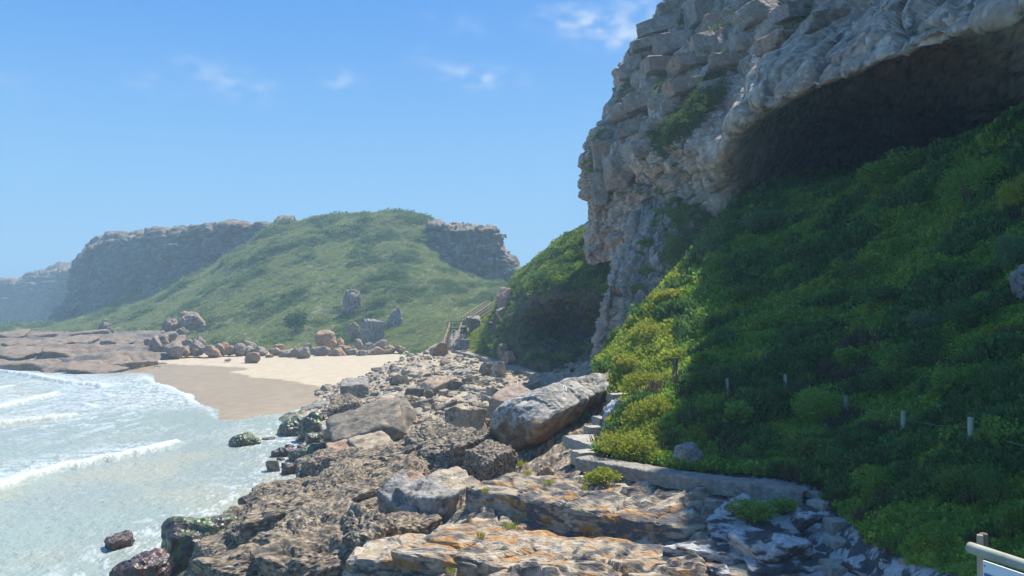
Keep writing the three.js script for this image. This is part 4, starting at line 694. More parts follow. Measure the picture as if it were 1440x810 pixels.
// rocks on the spur and the green hillside
for (const [px, py, d, w, h, l, k, tz, label] of [[716, 430, 128, 36, 20, 4, 'red', 0.75, 'orange wedge of rock on the shoulder of the green spur'], [706, 446, 125, 12, 13, 1.6, 'grey', 0.4, 'pale grey rock hanging below the orange wedge'], [715, 450, 122, 8, 9, 1, 'white', 0.3, 'small white rock tucked under the orange wedge'], [708, 500, 114, 14, 18, 2, 'dark', 0.3, 'dark rock at the foot of the green spur'], [716, 506, 113, 14, 13, 2, 'red', 0.1, 'reddish round rock at the foot of the green spur'], [667, 458, 144, 20, 13, 3, 'grey', 0.2, 'grey boulder beside the staircase landing'], [650, 466, 139, 10, 8, 1.2, 'white', 0, 'pale stone under the staircase landing'], [650, 491, 130, 16, 14, 2, 'grey', 0, 'grey rock beside the foot of the staircase'],
  [869, 603, 33.5, 34, 36, 1.2, 'white', 0.5, 'pale streaked rock leaning beside the stone steps'], [970, 648, 26.2, 30, 24, .9, 'grey', 0.3, 'grey mottled rock under the bushes above the concrete path'], [1440, 414, 27.4, 24, 40, .8, 'grey', 0.15, 'white boulder half hidden in the hillside shrubs'], [1326, 808, 16.6, 104, 44, 1.8, 'red', 0.1, 'reddish purple boulder behind the handrail post'], [1268, 788, 17.6, 34, 22, .6, 'white', 0.1, 'small whitish boulder beside the lower steps'], [1340, 226, 45.5, 64, 24, 3, 'tan', 0.5, 'bare tilted slab at the top of the hillside under the cave']]) stone('boulder', label, 'boulder', null, [px, py, d], [w, h, l], { ...RK[k], detail: 13 }, 0.4, 0, tz, 0.3);
for (const [px, py, d, w, h, k, label] of [[766, 668, 27.5, 24, 11, 'ochre', 'rust orange stone on the ledge near the small green bush'], [1010, 805, 18.4, 30, 9, 'white', 'pale round stone on the shaded ledge near the lower steps'], [1090, 780, 19.4, 90, 28, 'white', 'white streaked ledge of rock left of the lower steps'], [1035, 728, 21.8, 60, 22, 'white', 'white crusted knob of rock below the concrete path'], [1140, 735, 20.9, 56, 18, 'white', 'white crusted ledge beside the uppermost lower step'], [1230, 800, 18, 70, 16, 'white', 'white splintered rock right of the lowest step']]) stone('rock_slab', label, 'rock', null, [px, py, d], [w, h], { ...RK[k], detail: 15 }, 0.2, 0.1, 0.1, 0.4);

// ------------------------------------------------------------------ footpath, steps
const concreteGeo = (w, h, l, seed, wob = 0.02) => { const g = new THREE.BoxGeometry(w, h, l, Math.ceil(w / 0.12), Math.ceil(h / 0.12), Math.ceil(l / 0.12)), p = g.attributes.position; for (let k = 0; k < p.count; k++) { const x = p.getX(k), y = p.getY(k), z = p.getZ(k), round = 1 - 0.03 * smooth(0.8, 1, Math.abs(y) / (h / 2)); p.setXYZ(k, x * round + wob * fbm(x * 2 + seed, y * 2, z * 2, 3) * 2, y + wob * fbm(x * 2, y * 2 + seed, z * 2, 3) * 2, z * round + wob * fbm(x * 2, y * 2, z * 2 + seed, 3) * 2); } g.computeVertexNormals(); return boxUV(g, 1.1); };
const path = put('footpath', new THREE.Group(), { kind: 'structure' });
function strip(line, width, deep, tile = 1.2) {
  const c = new THREE.CatmullRomCurve3(line), n = Math.ceil(c.getLength() / 0.15), prof = [[-.5, -1], [-.5, -.06], [-.47, 0], [-.2, 0.012], [.2, 0.008], [.47, 0], [.5, -.06], [.5, -1]];
  return gridGeo(prof.length - 1, n, (u, v, q) => { const p = c.getPointAt(v), t = c.getTangentAt(v), s = V3(-t.z, 0, t.x).normalize(), [a, b] = prof[Math.round(u * (prof.length - 1))]; q.copy(p).addScaledVector(s, a * (width * (1 + 0.12 * n3(p.x, a > 0 ? 3 : 9, p.z)))); q.y += (b < -.5 ? -deep : b) + 0.02 * n3(q.x * 2, q.y, q.z * 2); }, (x, y, z) => { const k = 0.8 + 0.3 * fbm(x * 2, y * 2, z * 2, 3); return [0.42 * k, 0.375 * k, 0.305 * k]; }, tile);
}
{
  const l1 = [[820, 642, 28.2], [873, 651, 26.9], [927, 660, 25.6], [1000, 671, 24.2], [1060, 677, 23.4], [1136, 688.5, 22.4]].map(a => W(...a));
  put('concrete_slab', new THREE.Mesh(strip(l1, 0.8, 0.42), M.rock), {}, path);
  const endCap = new THREE.Mesh(concreteGeo(0.10, 0.38, 0.78, 5, 0.008), M.concrete); endCap.position.copy(l1[5]).add(V3(0.03, -0.2, 0.03)); endCap.rotation.y = 0.62; put('slab_end', endCap, {}, path);
  const steps = [[1168, 705, 21.4, 1.25, .22, .55, .5], [1190, 733, 20.3, 1.0, .42, .55, .1], [1198, 760, 19.5, 1.2, .40, .6, .1], [1196, 795, 18.5, 1.22, .42, .7, .05], [826, 636, 29.4, 1.0, .5, .8, .3], [832, 620, 31.2, 1.3, .4, 2.6, .35], [838, 601, 33, .85, .4, .6, .2], [850, 588, 34.4, .8, .4, .9, .3], [862, 575, 36.2, .7, .4, .7, .3], [868, 555, 39.5, .8, .5, .8, .3]];
  steps.forEach(([px, py, d, w, h, l, yaw], k) => { const m = new THREE.Mesh(concreteGeo(w, h, l, k * 9 + 2), M.concrete); m.position.copy(W(px, py, d)); m.position.y += 0.05 - h / 2; m.rotation.y = yaw; put(k > 3 && k < 6 ? 'paving_slab' : 'step', m, {}, path); });
  const l2 = [[868, 545, 62], [845, 542, 84], [812, 541, 92], [780, 537, 97], [752, 529, 104], [728, 522, 110], [706, 517, 114], [688, 511, 119], [664, 503, 125], [642, 498.5, 129.5]].map(a => { const p = W(...a); p.y = ground0(p.x, p.z) + 0.42; return p; });
  put('trail', new THREE.Mesh(strip(l2, 1.5, 0.9, 2), M.rock), {}, path);
}

// ------------------------------------------------------------------ wooden staircase
const beamGeo = (a, b, w, h) => { const l = a.distanceTo(b), g = new THREE.BoxGeometry(l, h, w); const x = b.clone().sub(a).normalize(), z = V3().crossVectors(x, V3(0, 1, 0)); if (z.lengthSq() < 1e-4) z.set(0, 0, 1); z.normalize(); const y = V3().crossVectors(z, x); g.applyMatrix4(new THREE.Matrix4().makeBasis(x, y, z).setPosition(a.clone().add(b).multiplyScalar(0.5))); const uv = g.attributes.uv; for (let k = 0; k < uv.count; k++) uv.setXY(k, uv.getX(k) * 0.6, uv.getY(k) * 0.2); return g; };
{
  const st = thing('staircase', 'weathered wooden staircase with railings climbing the bank above the rocks', 'staircase');
  const add = (name, g) => put(name, new THREE.Mesh(g, M.timber), {}, st);
  const flight = (foot, top, width, n, sideV) => {
    const s = sideV, at = k => foot.clone().lerp(top, k);
    for (let k = 1; k <= n; k++) { const p = at((k - 0.5) / n); p.y = foot.y + (top.y - foot.y) * k / n; add('tread', beamGeo(p.clone().addScaledVector(s, -width / 2), p.clone().addScaledVector(s, width / 2), 0.30, 0.07)); }
    for (const e of [-1, 1]) {
      const o = s.clone().multiplyScalar(e * (width / 2 + 0.06));
      add('stringer', beamGeo(foot.clone().add(o).add(V3(0, -.15, 0)), top.clone().add(o).add(V3(0, -.15, 0)), 0.07, 0.3));
      for (const up of [0.55, 1.05]) add('handrail', beamGeo(foot.clone().add(o).add(V3(0, up, 0)), top.clone().add(o).add(V3(0, up, 0)), 0.14, 0.17));
      const np = Math.max(3, Math.round(foot.distanceTo(top) / 1.9));
      for (let k = 0; k <= np; k++) { const b = at(k / np).add(o); add('railing_post', beamGeo(V3(b.x, Math.min(b.y - 0.3, ground0(b.x, b.z)) - 0.3, b.z), V3(b.x, b.y + 1.15, b.z), 0.17, 0.17)); }
    }
  };
  const f1 = W(630, 498, 130), t1 = W(641, 461, 139.5), d1 = t1.clone().sub(f1).setY(0).normalize(); flight(f1, t1, 1.9, 16, V3(-d1.z, 0, d1.x));
  const deckA = W(629, 461, 140.6), deckB = W(655, 460, 140.9), back = V3(0, 0, -1.8);
  const landing = add('landing', beamGeo(deckA.clone().setY(t1.y - 0.16).add(V3(0, 0, -0.5)), deckB.clone().setY(t1.y - 0.16).add(V3(0, 0, -0.5)), 2.2, 0.2)), sub = (name, g) => put(name, new THREE.Mesh(g, M.timber), {}, landing);
  for (let k = 0; k < 9; k++) { const o = V3(0, 0, 0.7 - 0.3 * k); sub('deck_board', beamGeo(deckA.clone().setY(t1.y).add(o), deckB.clone().setY(t1.y).add(o), 0.24, 0.06)); }
  for (const [a, b] of [[deckA.clone().add(back), deckB.clone().add(back)], [deckA.clone().add(V3(0, 0, .7)), deckA.clone().add(back)]]) { a.y = b.y = t1.y; for (const up of [0.5, 1.1]) sub('handrail', beamGeo(a.clone().add(V3(0, up, 0)), b.clone().add(V3(0, up, 0)), 0.14, 0.17)); for (let k = 0; k <= 6; k++) { const p = a.clone().lerp(b, k / 6); sub('baluster', beamGeo(p.clone().add(V3(0, -.2, 0)), p.clone().add(V3(0, 1.1, 0)), 0.12, 0.12)); } }
  for (const p of [deckA.clone(), deckB.clone(), deckA.clone().add(back), deckB.clone().add(back)]) add('railing_post', beamGeo(V3(p.x, ground0(p.x, p.z) - .4, p.z), V3(p.x, t1.y + 1.2, p.z), 0.18, 0.18));
  const f2 = W(655, 455, 142), t2 = W(690, 430.5, 160), d2 = t2.clone().sub(f2).setY(0).normalize(); flight(f2, t2, 1.5, 20, V3(-d2.z, 0, d2.x));
  scene.userData.stairAt = f1.clone().lerp(t1, 0.55);
}

// ------------------------------------------------------------------ fences, handrail, signs
const tubeGeo = (points, r, seg = 10, closed = false) => new THREE.TubeGeometry(new THREE.CatmullRomCurve3(points), Math.max(2, points.length * 5), r, seg, closed);
function post(a, b, r) { const l = a.distanceTo(b), g = new THREE.LatheGeometry([[0, 0], [r * 1.04, 0], [r * 1.02, l * 0.4], [r, l - r * 0.3], [r * 0.82, l], [0, l]].map(p => new THREE.Vector2(...p)), 14); g.applyQuaternion(new THREE.Quaternion().setFromUnitVectors(V3(0, 1, 0), b.clone().sub(a).normalize())); g.translate(a.x, a.y, a.z); return g; }
function wireFence(label, list, r) {
  const f = thing('wire_fence', label, 'fence'); let last;
  for (const [px, py, top, d] of list) {
    const foot = W(px, py, d); foot.y = groundY(foot.x, foot.z); const a = foot.clone(), head = foot.clone().add(V3(rr(-.04, .04), (py - top) / FOC * d + 0.2, rr(-.04, .04))); a.y -= 0.3;
    put('post', new THREE.Mesh(post(a, head, r), M.treated), {}, f);
    if (last) for (const k of [0.25, 0.68]) { const p = head.clone().lerp(foot, k), q = last.head.clone().lerp(last.foot, k), m = p.clone().lerp(q, 0.5); m.y -= 0.05; put('wire', new THREE.Mesh(tubeGeo([p, m, q], 0.0045, 5), M.wire), {}, f); }
    last = { foot, head };
  }
}
wireFence('low fence of round pale posts and wire strands on the shaded green slope', [[1492, 664, 606, 15.5], [1365, 640, 591, 19], [1270, 617, 582, 23.5], [1190, 586, 562, 27.5], [1105, 552, 531, 31.5], [1023, 549, 534, 31.6]], 0.066);
wireFence('pair of thin weathered fence posts on the sunlit green crest', [[934, 466, 440, 50], [928, 442, 422, 54]], 0.06);
{
  const h = thing('handrail', 'round log handrail on a post beside the blue and white board', 'handrail');
  const A = W(1364, 770, 8.8), B = W(1560, 834, 7.3); put('rail', new THREE.Mesh(post(A, B, 0.058), M.treated), {}, h);
  const p1 = W(1378, 752, 8.88), p2 = W(1540, 815, 7.5); for (const p of [p1, p2]) { const a = p.clone(); a.y = groundY(a.x, a.z) - 0.35; put('post', new THREE.Mesh(post(a, p, 0.034), M.timber), {}, h); const a2 = a.clone().add(V3(0.075, 0, -0.06)); put('post', new THREE.Mesh(post(a2, p.clone().add(V3(0.075, 0, -0.06)), 0.045), M.twig), {}, h); }  // the darker second post stands for the shaded side of the first
  const s = thing('information_sign', 'information board with white header band and blue panel under the log handrail', 'sign');
  const dir = B.clone().sub(A).normalize(), C = W(1383, 788, 8.7), E = C.clone().addScaledVector(dir, 1.5), up = V3(0, 1, 0).addScaledVector(dir, -dir.y).normalize(), nrm = V3().crossVectors(dir, up);
  const basis = new THREE.Matrix4().makeBasis(dir, up, nrm), plate = (w, hh, t, ox, oy, oz, color, name) => { const g = new THREE.BoxGeometry(w, hh, t); g.translate(ox, oy, oz); g.applyMatrix4(basis.clone().setPosition(C)); put(name, new THREE.Mesh(g, new THREE.MeshStandardMaterial({ color: new THREE.Color(...color), roughness: 0.4 })), {}, s); };
  plate(1.5, 0.8, 0.02, 0.75, -0.4, 0, [0.72, 0.74, 0.76], 'board'); plate(1.46, 0.66, 0.006, 0.75, -0.455, 0.014, [0.025, 0.13, 0.27], 'blue_panel');
  for (const [x, y] of [[0.025, -0.05], [1.47, -0.05]]) plate(0.012, 0.012, 0.01, x, y, 0.013, [0.1, 0.1, 0.1], 'screw');
}
{ // the little plate on the leaning boulder
  boulder.updateMatrixWorld(true);
  const from = camera.position.clone(), to = W(793.5, 546, 40), ray = new THREE.Raycaster(from, to.clone().sub(from).normalize()); const hit = ray.intersectObject(boulder)[0];
  if (hit) {
    const s = thing('trail_marker', 'small white plate with a dark arrow fixed to the leaning boulder', 'sign'), n = hit.face.normal.clone().transformDirection(boulder.matrixWorld), x = V3(1, 0, 0).addScaledVector(n, -n.x).normalize(), y = V3().crossVectors(n, x), B = new THREE.Matrix4().makeBasis(x, y, n).setPosition(hit.point);
    const pl = new THREE.BoxGeometry(0.26, 0.25, 0.06).applyMatrix4(B); put('plate', new THREE.Mesh(pl, new THREE.MeshStandardMaterial({ color: new THREE.Color(.72, .73, .74), roughness: .5 })), {}, s);
    const ar = new THREE.Shape([[-.02, -.08], [.02, -.08], [.02, .01], [.06, .01], [0, .09], [-.06, .01], [-.02, .01]].map(p => new THREE.Vector2(...p))), ag = new THREE.ExtrudeGeometry(ar, { depth: 0.012, bevelEnabled: false }); ag.rotateZ(0.9); ag.translate(0, 0, 0.026); ag.applyMatrix4(B); put('arrow', new THREE.Mesh(ag, new THREE.MeshStandardMaterial({ color: new THREE.Color(.05, .06, .08), roughness: .5 })), {}, s);
  }
}

// ------------------------------------------------------------------ people
function capsules(list, cell, lo, hi) {          // a smooth body round tapered bones [a, b, ra, rb]
  const size = Math.max(hi[0] - lo[0], hi[1] - lo[1], hi[2] - lo[2]) / 2, res = Math.min(110, Math.ceil(2 * size / cell)), c = [0, 1, 2].map(k => (lo[k] + hi[k]) / 2);
  const mc = new MarchingCubes(res, new THREE.MeshBasicMaterial(), false, false, 200000); mc.isolation = 0;
  const F = mc.field, k8 = 0.03;
  F.fill(9);
  for (const [a, b, ra, rb] of list) {                        // each bone only near itself
    const rad = Math.max(ra, rb) + 0.1, at = (v, q) => (v - c[q]) / size * (res / 2) + res / 2, from = [0, 1, 2].map(q => Math.max(0, Math.floor(at(Math.min(a[q], b[q]) - rad, q)))), to = [0, 1, 2].map(q => Math.min(res - 1, Math.ceil(at(Math.max(a[q], b[q]) + rad, q))));
    const ab = [b[0] - a[0], b[1] - a[1], b[2] - a[2]], l2 = ab[0] ** 2 + ab[1] ** 2 + ab[2] ** 2 + 1e-9, u = size / (res / 2);
    for (let z = from[2]; z <= to[2]; z++) for (let y = from[1]; y <= to[1]; y++) for (let x = from[0]; x <= to[0]; x++) {
      const px = c[0] + (x - res / 2) * u - a[0], py = c[1] + (y - res / 2) * u - a[1], pz = c[2] + (z - res / 2) * u - a[2], t = clamp((px * ab[0] + py * ab[1] + pz * ab[2]) / l2);
      const ex = px - ab[0] * t, ey = py - ab[1] * t, ez = pz - ab[2] * t, e = Math.sqrt(ex * ex + ey * ey + ez * ez) - mix(ra, rb, t), k = x + y * res + z * res * res, dist = F[k], h = clamp(0.5 + 0.5 * (dist - e) / k8);
      F[k] = mix(dist, e, h) - k8 * h * (1 - h);
    }
  }
  for (let k = 0; k < F.length; k++) F[k] = -F[k];
  mc.update(); const n = mc.count ?? mc.geometry.drawRange.count, g = new THREE.BufferGeometry(), pos = new Float32Array(n * 3);
  for (let k = 0; k < n * 3; k++) pos[k] = mc.positionArray[k] * size + c[k % 3];
  g.setAttribute('position', new THREE.BufferAttribute(pos, 3)); g.setAttribute('normal', new THREE.BufferAttribute(mc.normalArray.slice(0, n * 3), 3)); return g;
}
function person(label, at, yaw, shirt, legs, hairC, bag, bend = 0) {
  const o = thing('person', label, 'person'); o.position.copy(at); o.rotation.y = yaw;
  const mat = c => new THREE.MeshStandardMaterial({ color: new THREE.Color(...c), roughness: 0.85 });
  const J = { hipL: [.09, .90, 0], hipR: [-.09, .90, 0], kneeL: [.10, .49, .06], kneeR: [-.10, .49, -.02], ankL: [.10, .08, .10], ankR: [-.10, .08, -.14], toeL: [.11, .04, .25], toeR: [-.11, .04, .0], shL: [.19, 1.40, bend], shR: [-.19, 1.40, bend], elL: [.25, 1.12, bend - .06], elR: [-.25, 1.12, bend + .05], wrL: [.24, .90, bend + .06], wrR: [-.24, .90, bend + .14], neck: [0, 1.47, bend], chest: [0, 1.26, bend * .8], waist: [0, 1.04, .0], head: [0, 1.62, bend + .03] };
  const skin = [[J.waist, J.chest, .12, .145], [J.chest, J.neck, .14, .06], [J.neck, J.head, .055, .075], [[0, 1.60, bend + .02], [0, 1.67, bend + .015], .085, .095], [[0, 1.62, bend + .10], [0, 1.60, bend + .125], .018, .014], [J.shL, J.shR, .07, .07]];
  for (const s of ['L', 'R']) { const m = s === 'L' ? 1 : -1; skin.push([J['hip' + s], J.waist, .10, .11], [J['hip' + s], J['knee' + s], .085, .06], [J['knee' + s], J['ank' + s], .058, .04], [J['ank' + s], J['toe' + s], .042, .035], [J['sh' + s], J['el' + s], .055, .043], [J['el' + s], J['wr' + s], .042, .03]); const w = J['wr' + s]; for (let k = 0; k < 4; k++) skin.push([[w[0] + m * .0, w[1] - .03, w[2] - .03 + .02 * k], [w[0], w[1] - .16 + .015 * Math.abs(k - 1.5), w[2] - .03 + .022 * k], .014, .010]); skin.push([[w[0], w[1] - .02, w[2] + .02], [w[0] - m * .02, w[1] - .09, w[2] + .06], .012, .010]); }
  const B = [[-.5, 0, -.5], [.5, 1.8, .5]], add = (name, list, c, cell = 0.032) => put(name, new THREE.Mesh(capsules(list, cell, B[0], B[1]), mat(c)), {}, o);
  add('body', skin, [.42, .26, .18], .024);
  const up = e => ([a, b, ra, rb]) => [a, b, ra + e, rb + e];
  add('shirt', [[J.waist, J.chest, .125, .15], [J.chest, [0, 1.43, bend], .15, .07], [J.shL, J.shR, .078, .078], [J.shL, J.elL, .072, .062], [J.shR, J.elR, .072, .062], [[0, .93, 0], J.waist, .13, .13]], shirt);
  add('trousers', ['L', 'R'].flatMap(s => [[J['hip' + s], [0, .98, 0], .105, .115], [J['hip' + s], J['knee' + s], .10, .082], [J['knee' + s], J['ank' + s].map((v, k) => k === 1 ? v + .05 : v), .075, .058]]), legs);
  add('hair', [[[0, 1.66, bend - .02], [0, 1.70, bend - .005], .098, .098], [[0, 1.58, bend - .05], [0, 1.66, bend - .04], .07, .085]], hairC);
  add('shoes', [[J.ankL, J.toeL, .05, .045], [J.ankR, J.toeR, .05, .045]], [.05, .05, .05]);
  if (bag) add('backpack', [[[-.06, 1.12, bend - .20], [.06, 1.12, bend - .20], .10, .10], [[-.05, 1.32, bend - .19], [.05, 1.32, bend - .19], .10, .10]], bag);
  return o;
}
{
  const p = scene.userData.stairAt.clone(); p.y += 0.12; p.x += 0.2; person('person in a white top and pale trousers with a dark bag climbing the wooden stairs', p, Math.PI, [.75, .76, .78], [.55, .55, .58], [.03, .025, .02], [.03, .035, .05], 0.06);
  const q = W(804, 532, 90); q.y = ground0(q.x, q.z) + 0.44; person('person dressed in black walking the trail below the green spur', q, 0.5, [.02, .022, .028], [.02, .02, .025], [.02, .017, .015], null, 0.04);
  const t = W(692, 428, 161.5); t.y = W(690, 430.5, 160).y; person('person in dark clothes at the top of the wooden stairs', t, 2.2, [.10, .05, .055], [.03, .035, .06], [.03, .025, .02], null, 0.05);
  delete scene.userData.stairAt;
}

// ------------------------------------------------------------------ plants
const greens = { moss: [[0.16, 0.31, 0.05], [0.26, 0.38, 0.07]], lime: [[0.30, 0.34, 0.04], [0.42, 0.42, 0.065]], deep: [[0.075, 0.16, 0.045], [0.12, 0.215, 0.055]], grey: [[0.14, 0.23, 0.10], [0.21, 0.30, 0.14]], grass: [[0.12, 0.22, 0.045], [0.20, 0.28, 0.06]], dry: [[0.17, 0.14, 0.08], [0.24, 0.20, 0.12]] };
/** Leaf-sized faces spread through a unit dome; each leaf is a folded diamond. */
function leafCloud(count, len, seed, { dome = true, shape = () => 1, pal = greens.moss, blade = 0 } = {}) {
  const r = mulberry(seed), pos = [], col = [], idx = [], c = V3(), a = V3(), b = V3(), n = V3();
  for (let k = 0; k < count; k++) {
    if (blade) { c.set((r() - .5) * 1.4, 0, (r() - .5) * 1.4); a.set((r() - .5) * 1.1, 1, (r() - .5) * 1.1).normalize(); b.set(r() - .5, 0, r() - .5).normalize(); }
    else {
      do c.set(r() * 2 - 1, dome ? r() : r() * 2 - 1, r() * 2 - 1); while (c.length() > 1);
      const l = c.length(); c.multiplyScalar(Math.pow(l, 0.35) / (l || 1) * (0.55 + 0.45 * r()) * shape(c)); 
      a.set(r() - .5, r() * 0.9 - .15, r() - .5).addScaledVector(c, 0.7).normalize(); b.set(r() - .5, r() - .5, r() - .5).cross(a).normalize();
    }
    const L = len * (0.6 + 0.8 * r()) * (blade ? 2.2 : 1), w = L * (blade ? 0.05 : 0.38), v = pos.length / 3, t = r(), tone = [mix(pal[0][0], pal[1][0], t), mix(pal[0][1], pal[1][1], t), mix(pal[0][2], pal[1][2], t)];
    n.crossVectors(a, b).multiplyScalar(w * 0.35);
    for (const [p, q, up] of [[0, 0, 0], [0.45, 1, 1], [1, 0, 0], [0.45, -1, 1]]) { pos.push(c.x + a.x * L * p + b.x * w * q + n.x * up, c.y + a.y * L * p + b.y * w * q + n.y * up, c.z + a.z * L * p + b.z * w * q + n.z * up); col.push(...tone); }
    idx.push(v, v + 1, v + 2, v, v + 2, v + 3);
  }
  const g = new THREE.BufferGeometry(); g.setAttribute('position', new THREE.Float32BufferAttribute(pos, 3)); g.setAttribute('color', new THREE.Float32BufferAttribute(col, 3)); g.setIndex(idx); g.computeVertexNormals(); return g;
}
function scatter(name, label, geo, spots, mat = M.leaf) {          // spots: [x, y, z, size, yaw, tone r, g, b, flatness]
  const m = new THREE.InstancedMesh(geo, mat, spots.length), o = new THREE.Object3D(), c = new THREE.Color();
  spots.forEach(([x, y, z, s, yaw, r, g, b, fl = 1], k) => { o.position.set(x, y, z); o.rotation.set(rr(-.25, .25), yaw, rr(-.25, .25)); o.scale.set(s, s * fl, s); o.updateMatrix(); m.setMatrixAt(k, o.matrix); m.setColorAt(k, c.setRGB(r, g, b)); });
  return put(name, m, { kind: 'stuff', label, category: 'plants' });
}
const tuft = leafCloud(34, 0.34, 3, { pal: [[0.9, 0.9, 0.9], [1.1, 1.1, 1.1]] }), tuftFar = leafCloud(64, 0.25, 4, { pal: [[0.9, 0.9, 0.9], [1.1, 1.1, 1.1]] }), blades = leafCloud(26, 0.5, 8, { pal: [[0.9, 0.9, 0.9], [1.1, 1.1, 1.1]], blade: 1 });
{
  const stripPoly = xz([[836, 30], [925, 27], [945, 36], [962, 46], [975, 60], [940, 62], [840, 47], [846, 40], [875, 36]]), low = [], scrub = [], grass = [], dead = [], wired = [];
  scene.traverse(c => { if (c.name === 'post' && c.parent.name.startsWith('wire_fence')) { c.geometry.computeBoundingBox(); const m = c.geometry.boundingBox.getCenter(V3()); wired.push([m.x, m.z + 0.3]); } });
  for (let k = 0; k < 150000; k++) {
    const d = 11 * Math.pow(74 / 11, Math.sqrt(R())), px = rr(825, 1540), x = xAt(px, d), z = -d; if (!isHill(x, z) && !(d < 27 && px < 1420 && nearLine(edgeLine, x, z)[0] < 0.45 && nearLine(footLine, x, z)[0] > 0.75)) continue;
    const sunStrip = inPoly(stripPoly, x, z) ? 0.7 : 0;  // yellower plants along the sunlit strip, its sunlight put into their leaf colour
    const y = groundY(x, z), a = fbm(x / 4.5, 2, z / 4.5, 3), b = fbm(x / 2.0 + 30, 5, z / 2.0, 3), s = 0.0098 * d * rr(0.6, 1.5), lift = 0.16 * R() * R(), tone = rr(0.6, 1.45);
    const kind = a + 0.4 * b; let t = R();
    if (b > 0.34 && d < 34 && t < 0.5) { const q = mixc(greens.dry[0], greens.dry[1], R()); dead.push([x, y + 0.02, z, s * 1.3, R() * 6.3, q[0] * .6, q[1] * .62, q[2] * .6]); continue; }
    if (kind > 0.2 + 0.3 * sunStrip) { const q = mixc(greens.deep[0], greens.deep[1], R()); scrub.push([x, y + lift + 0.25 * (kind - 0.2) * 3, z, s * 1.25, R() * 6.3, q[0] * tone, q[1] * tone, q[2] * tone, 1]); }
    else { const q = mixc(mixc(greens.moss[0], greens.moss[1], R()), mixc(greens.lime[0], greens.lime[1], R()), Math.max(sunStrip, smooth(0.0, 0.35, fbm(x / 2.6, 9, z / 2.6, 3)) * 0.55)); if (wired.some(([a, b]) => Math.hypot(x - a, z - b) < 0.55)) continue; low.push([x, y + lift, z, s, R() * 6.3, q[0] * tone, q[1] * tone, q[2] * tone, .8]); }
    if (y > 15 && R() < 0.25 && b < 0) { const q = mixc(greens.grass[0], greens.grass[1], R()); grass.push([x, y, z, s * 0.9, R() * 6.3, ...q]); }
  }
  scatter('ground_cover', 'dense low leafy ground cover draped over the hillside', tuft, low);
  scatter('scrub_undergrowth', 'darker leafy undergrowth in patches on the hillside', tuft, scrub);
  scatter('grass', 'tall green grass along the upper hillside', blades, grass);
  scatter('dry_twigs_undergrowth', 'dry greyish twigs under the hillside bushes', blades, dead);
}
{
  const far = [], q = V3();
  for (let k = 0; k < 80000; k++) {
    const u = R(), v = R() * 0.86; hillAt(u, v, q); if (-q.z < 120) continue;
    const a = fbm(q.x / 22, q.y / 22, q.z / 22, 4), b = fbm(q.x / 7, q.y / 7 + 9, q.z / 7, 2), big = smooth(0.05, 0.4, a + 0.4 * b), s = rr(0.35, 0.8) * (R() < 0.05 ? 1.9 : 1) * (1 + 1.1 * big) * (-q.z / 260);
    const c = mixc(mixc([0.27, 0.34, 0.10], [0.35, 0.36, 0.14], R()), mixc([0.11, 0.18, 0.05], [0.16, 0.23, 0.07], R()), big);
    far.push([q.x, q.y - 0.1, q.z, s, R() * 6.3, c[0], c[1], c[2], 0.75]);
  }
  scatter('hill_shrubbery', 'low bushes covering the far green hill', tuftFar, far);
  const sp = [];
  for (let k = 0; k < 26000; k++) {
    const u = R(), v = R(); spurAt(u, v, q); const bare = v < 0.54 ? smooth(0.0, 0.2, fbm(q.x / 4, q.y / 4, q.z / 4, 3) + 0.38) * smooth(0.02, 0.12, v) : 0; if (R() < bare * 0.92) continue;
    const a = fbm(q.x / 3.5, q.y / 3.5, q.z / 3.5, 3), c = mixc(mixc(greens.deep[0], greens.deep[1], R()), mixc(greens.lime[0], greens.moss[1], R()), smooth(-0.1, 0.3, a)); sp.push([q.x, q.y, q.z, rr(0.45, 0.95) * (v < 0.5 ? 0.7 : 1.1), R() * 6.3, c[0], c[1], c[2], 0.9]);
  }
  for (let k = 0; k < 5000; k++) { const d = rr(112, 168), x = xAt(rr(640, 730), d); if (!inPoly(bankPoly, x, -d) || fbm(x / 2.5, 1, -d / 2.5, 3) > 0.12) continue; const c = mixc(greens.moss[0], greens.lime[1], R()); sp.push([x, groundY(x, -d), -d, rr(0.35, 0.7), R() * 6.3, c[0], c[1], c[2], 0.8]); }
  scatter('spur_shrubbery', 'glossy bushes covering the rocky spur behind the boulder', tuftFar, sp);
  const cl = [];
  for (let k = 0; k < 9000; k++) { const u = rr(0.1, 0.6), v = rr(0.12, 0.68); cliffAt(u, v, q); const a = fbm(q.x / 5, q.y / 7, q.z / 5, 3); if (a < 0.26 || -q.z < 60) continue; const c = mixc(greens.grass[0], greens.grey[1], R()); cl.push([q.x, q.y, q.z + 0.15, rr(0.25, 0.5), R() * 6.3, c[0], c[1], c[2], 0.8]); }
  for (let k = 0; k < 2200; k++) { const a = R(), b = R(); const p = cliffProbe(mix(930, 1010, a) + rr(-12, 12), mix(205, 120, a) + rr(-16, 16)); cl.push([p.x + rr(-.5, .5), p.y + rr(-.5, .5), p.z + 0.3, rr(0.2, 0.42), R() * 6.3, 0.11, 0.17, 0.05, 0.8]); }
  scatter('cliff_grass', 'grass and moss tufts on the ledges of the great cliff', tuft, cl);
  const rb = [];
  for (let k = 0; k < 5000; k++) { const u = rr(0.45, 1), v = rr(0.1, 0.9); ribAt(u, v, q); if (fbm(q.x / 2.5, q.y / 2.5, q.z / 2.5, 3) < mix(0.25, -0.3, smooth(0.6, 0.95, u))) continue; const c = mixc(greens.deep[1], greens.moss[1], R()); rb.push([q.x, q.y, q.z + .1, rr(0.25, 0.5), R() * 6.3, ...c, .8]); }
  scatter('rib_undergrowth', 'green growth on the side of the rock rib', tuft, rb);
}
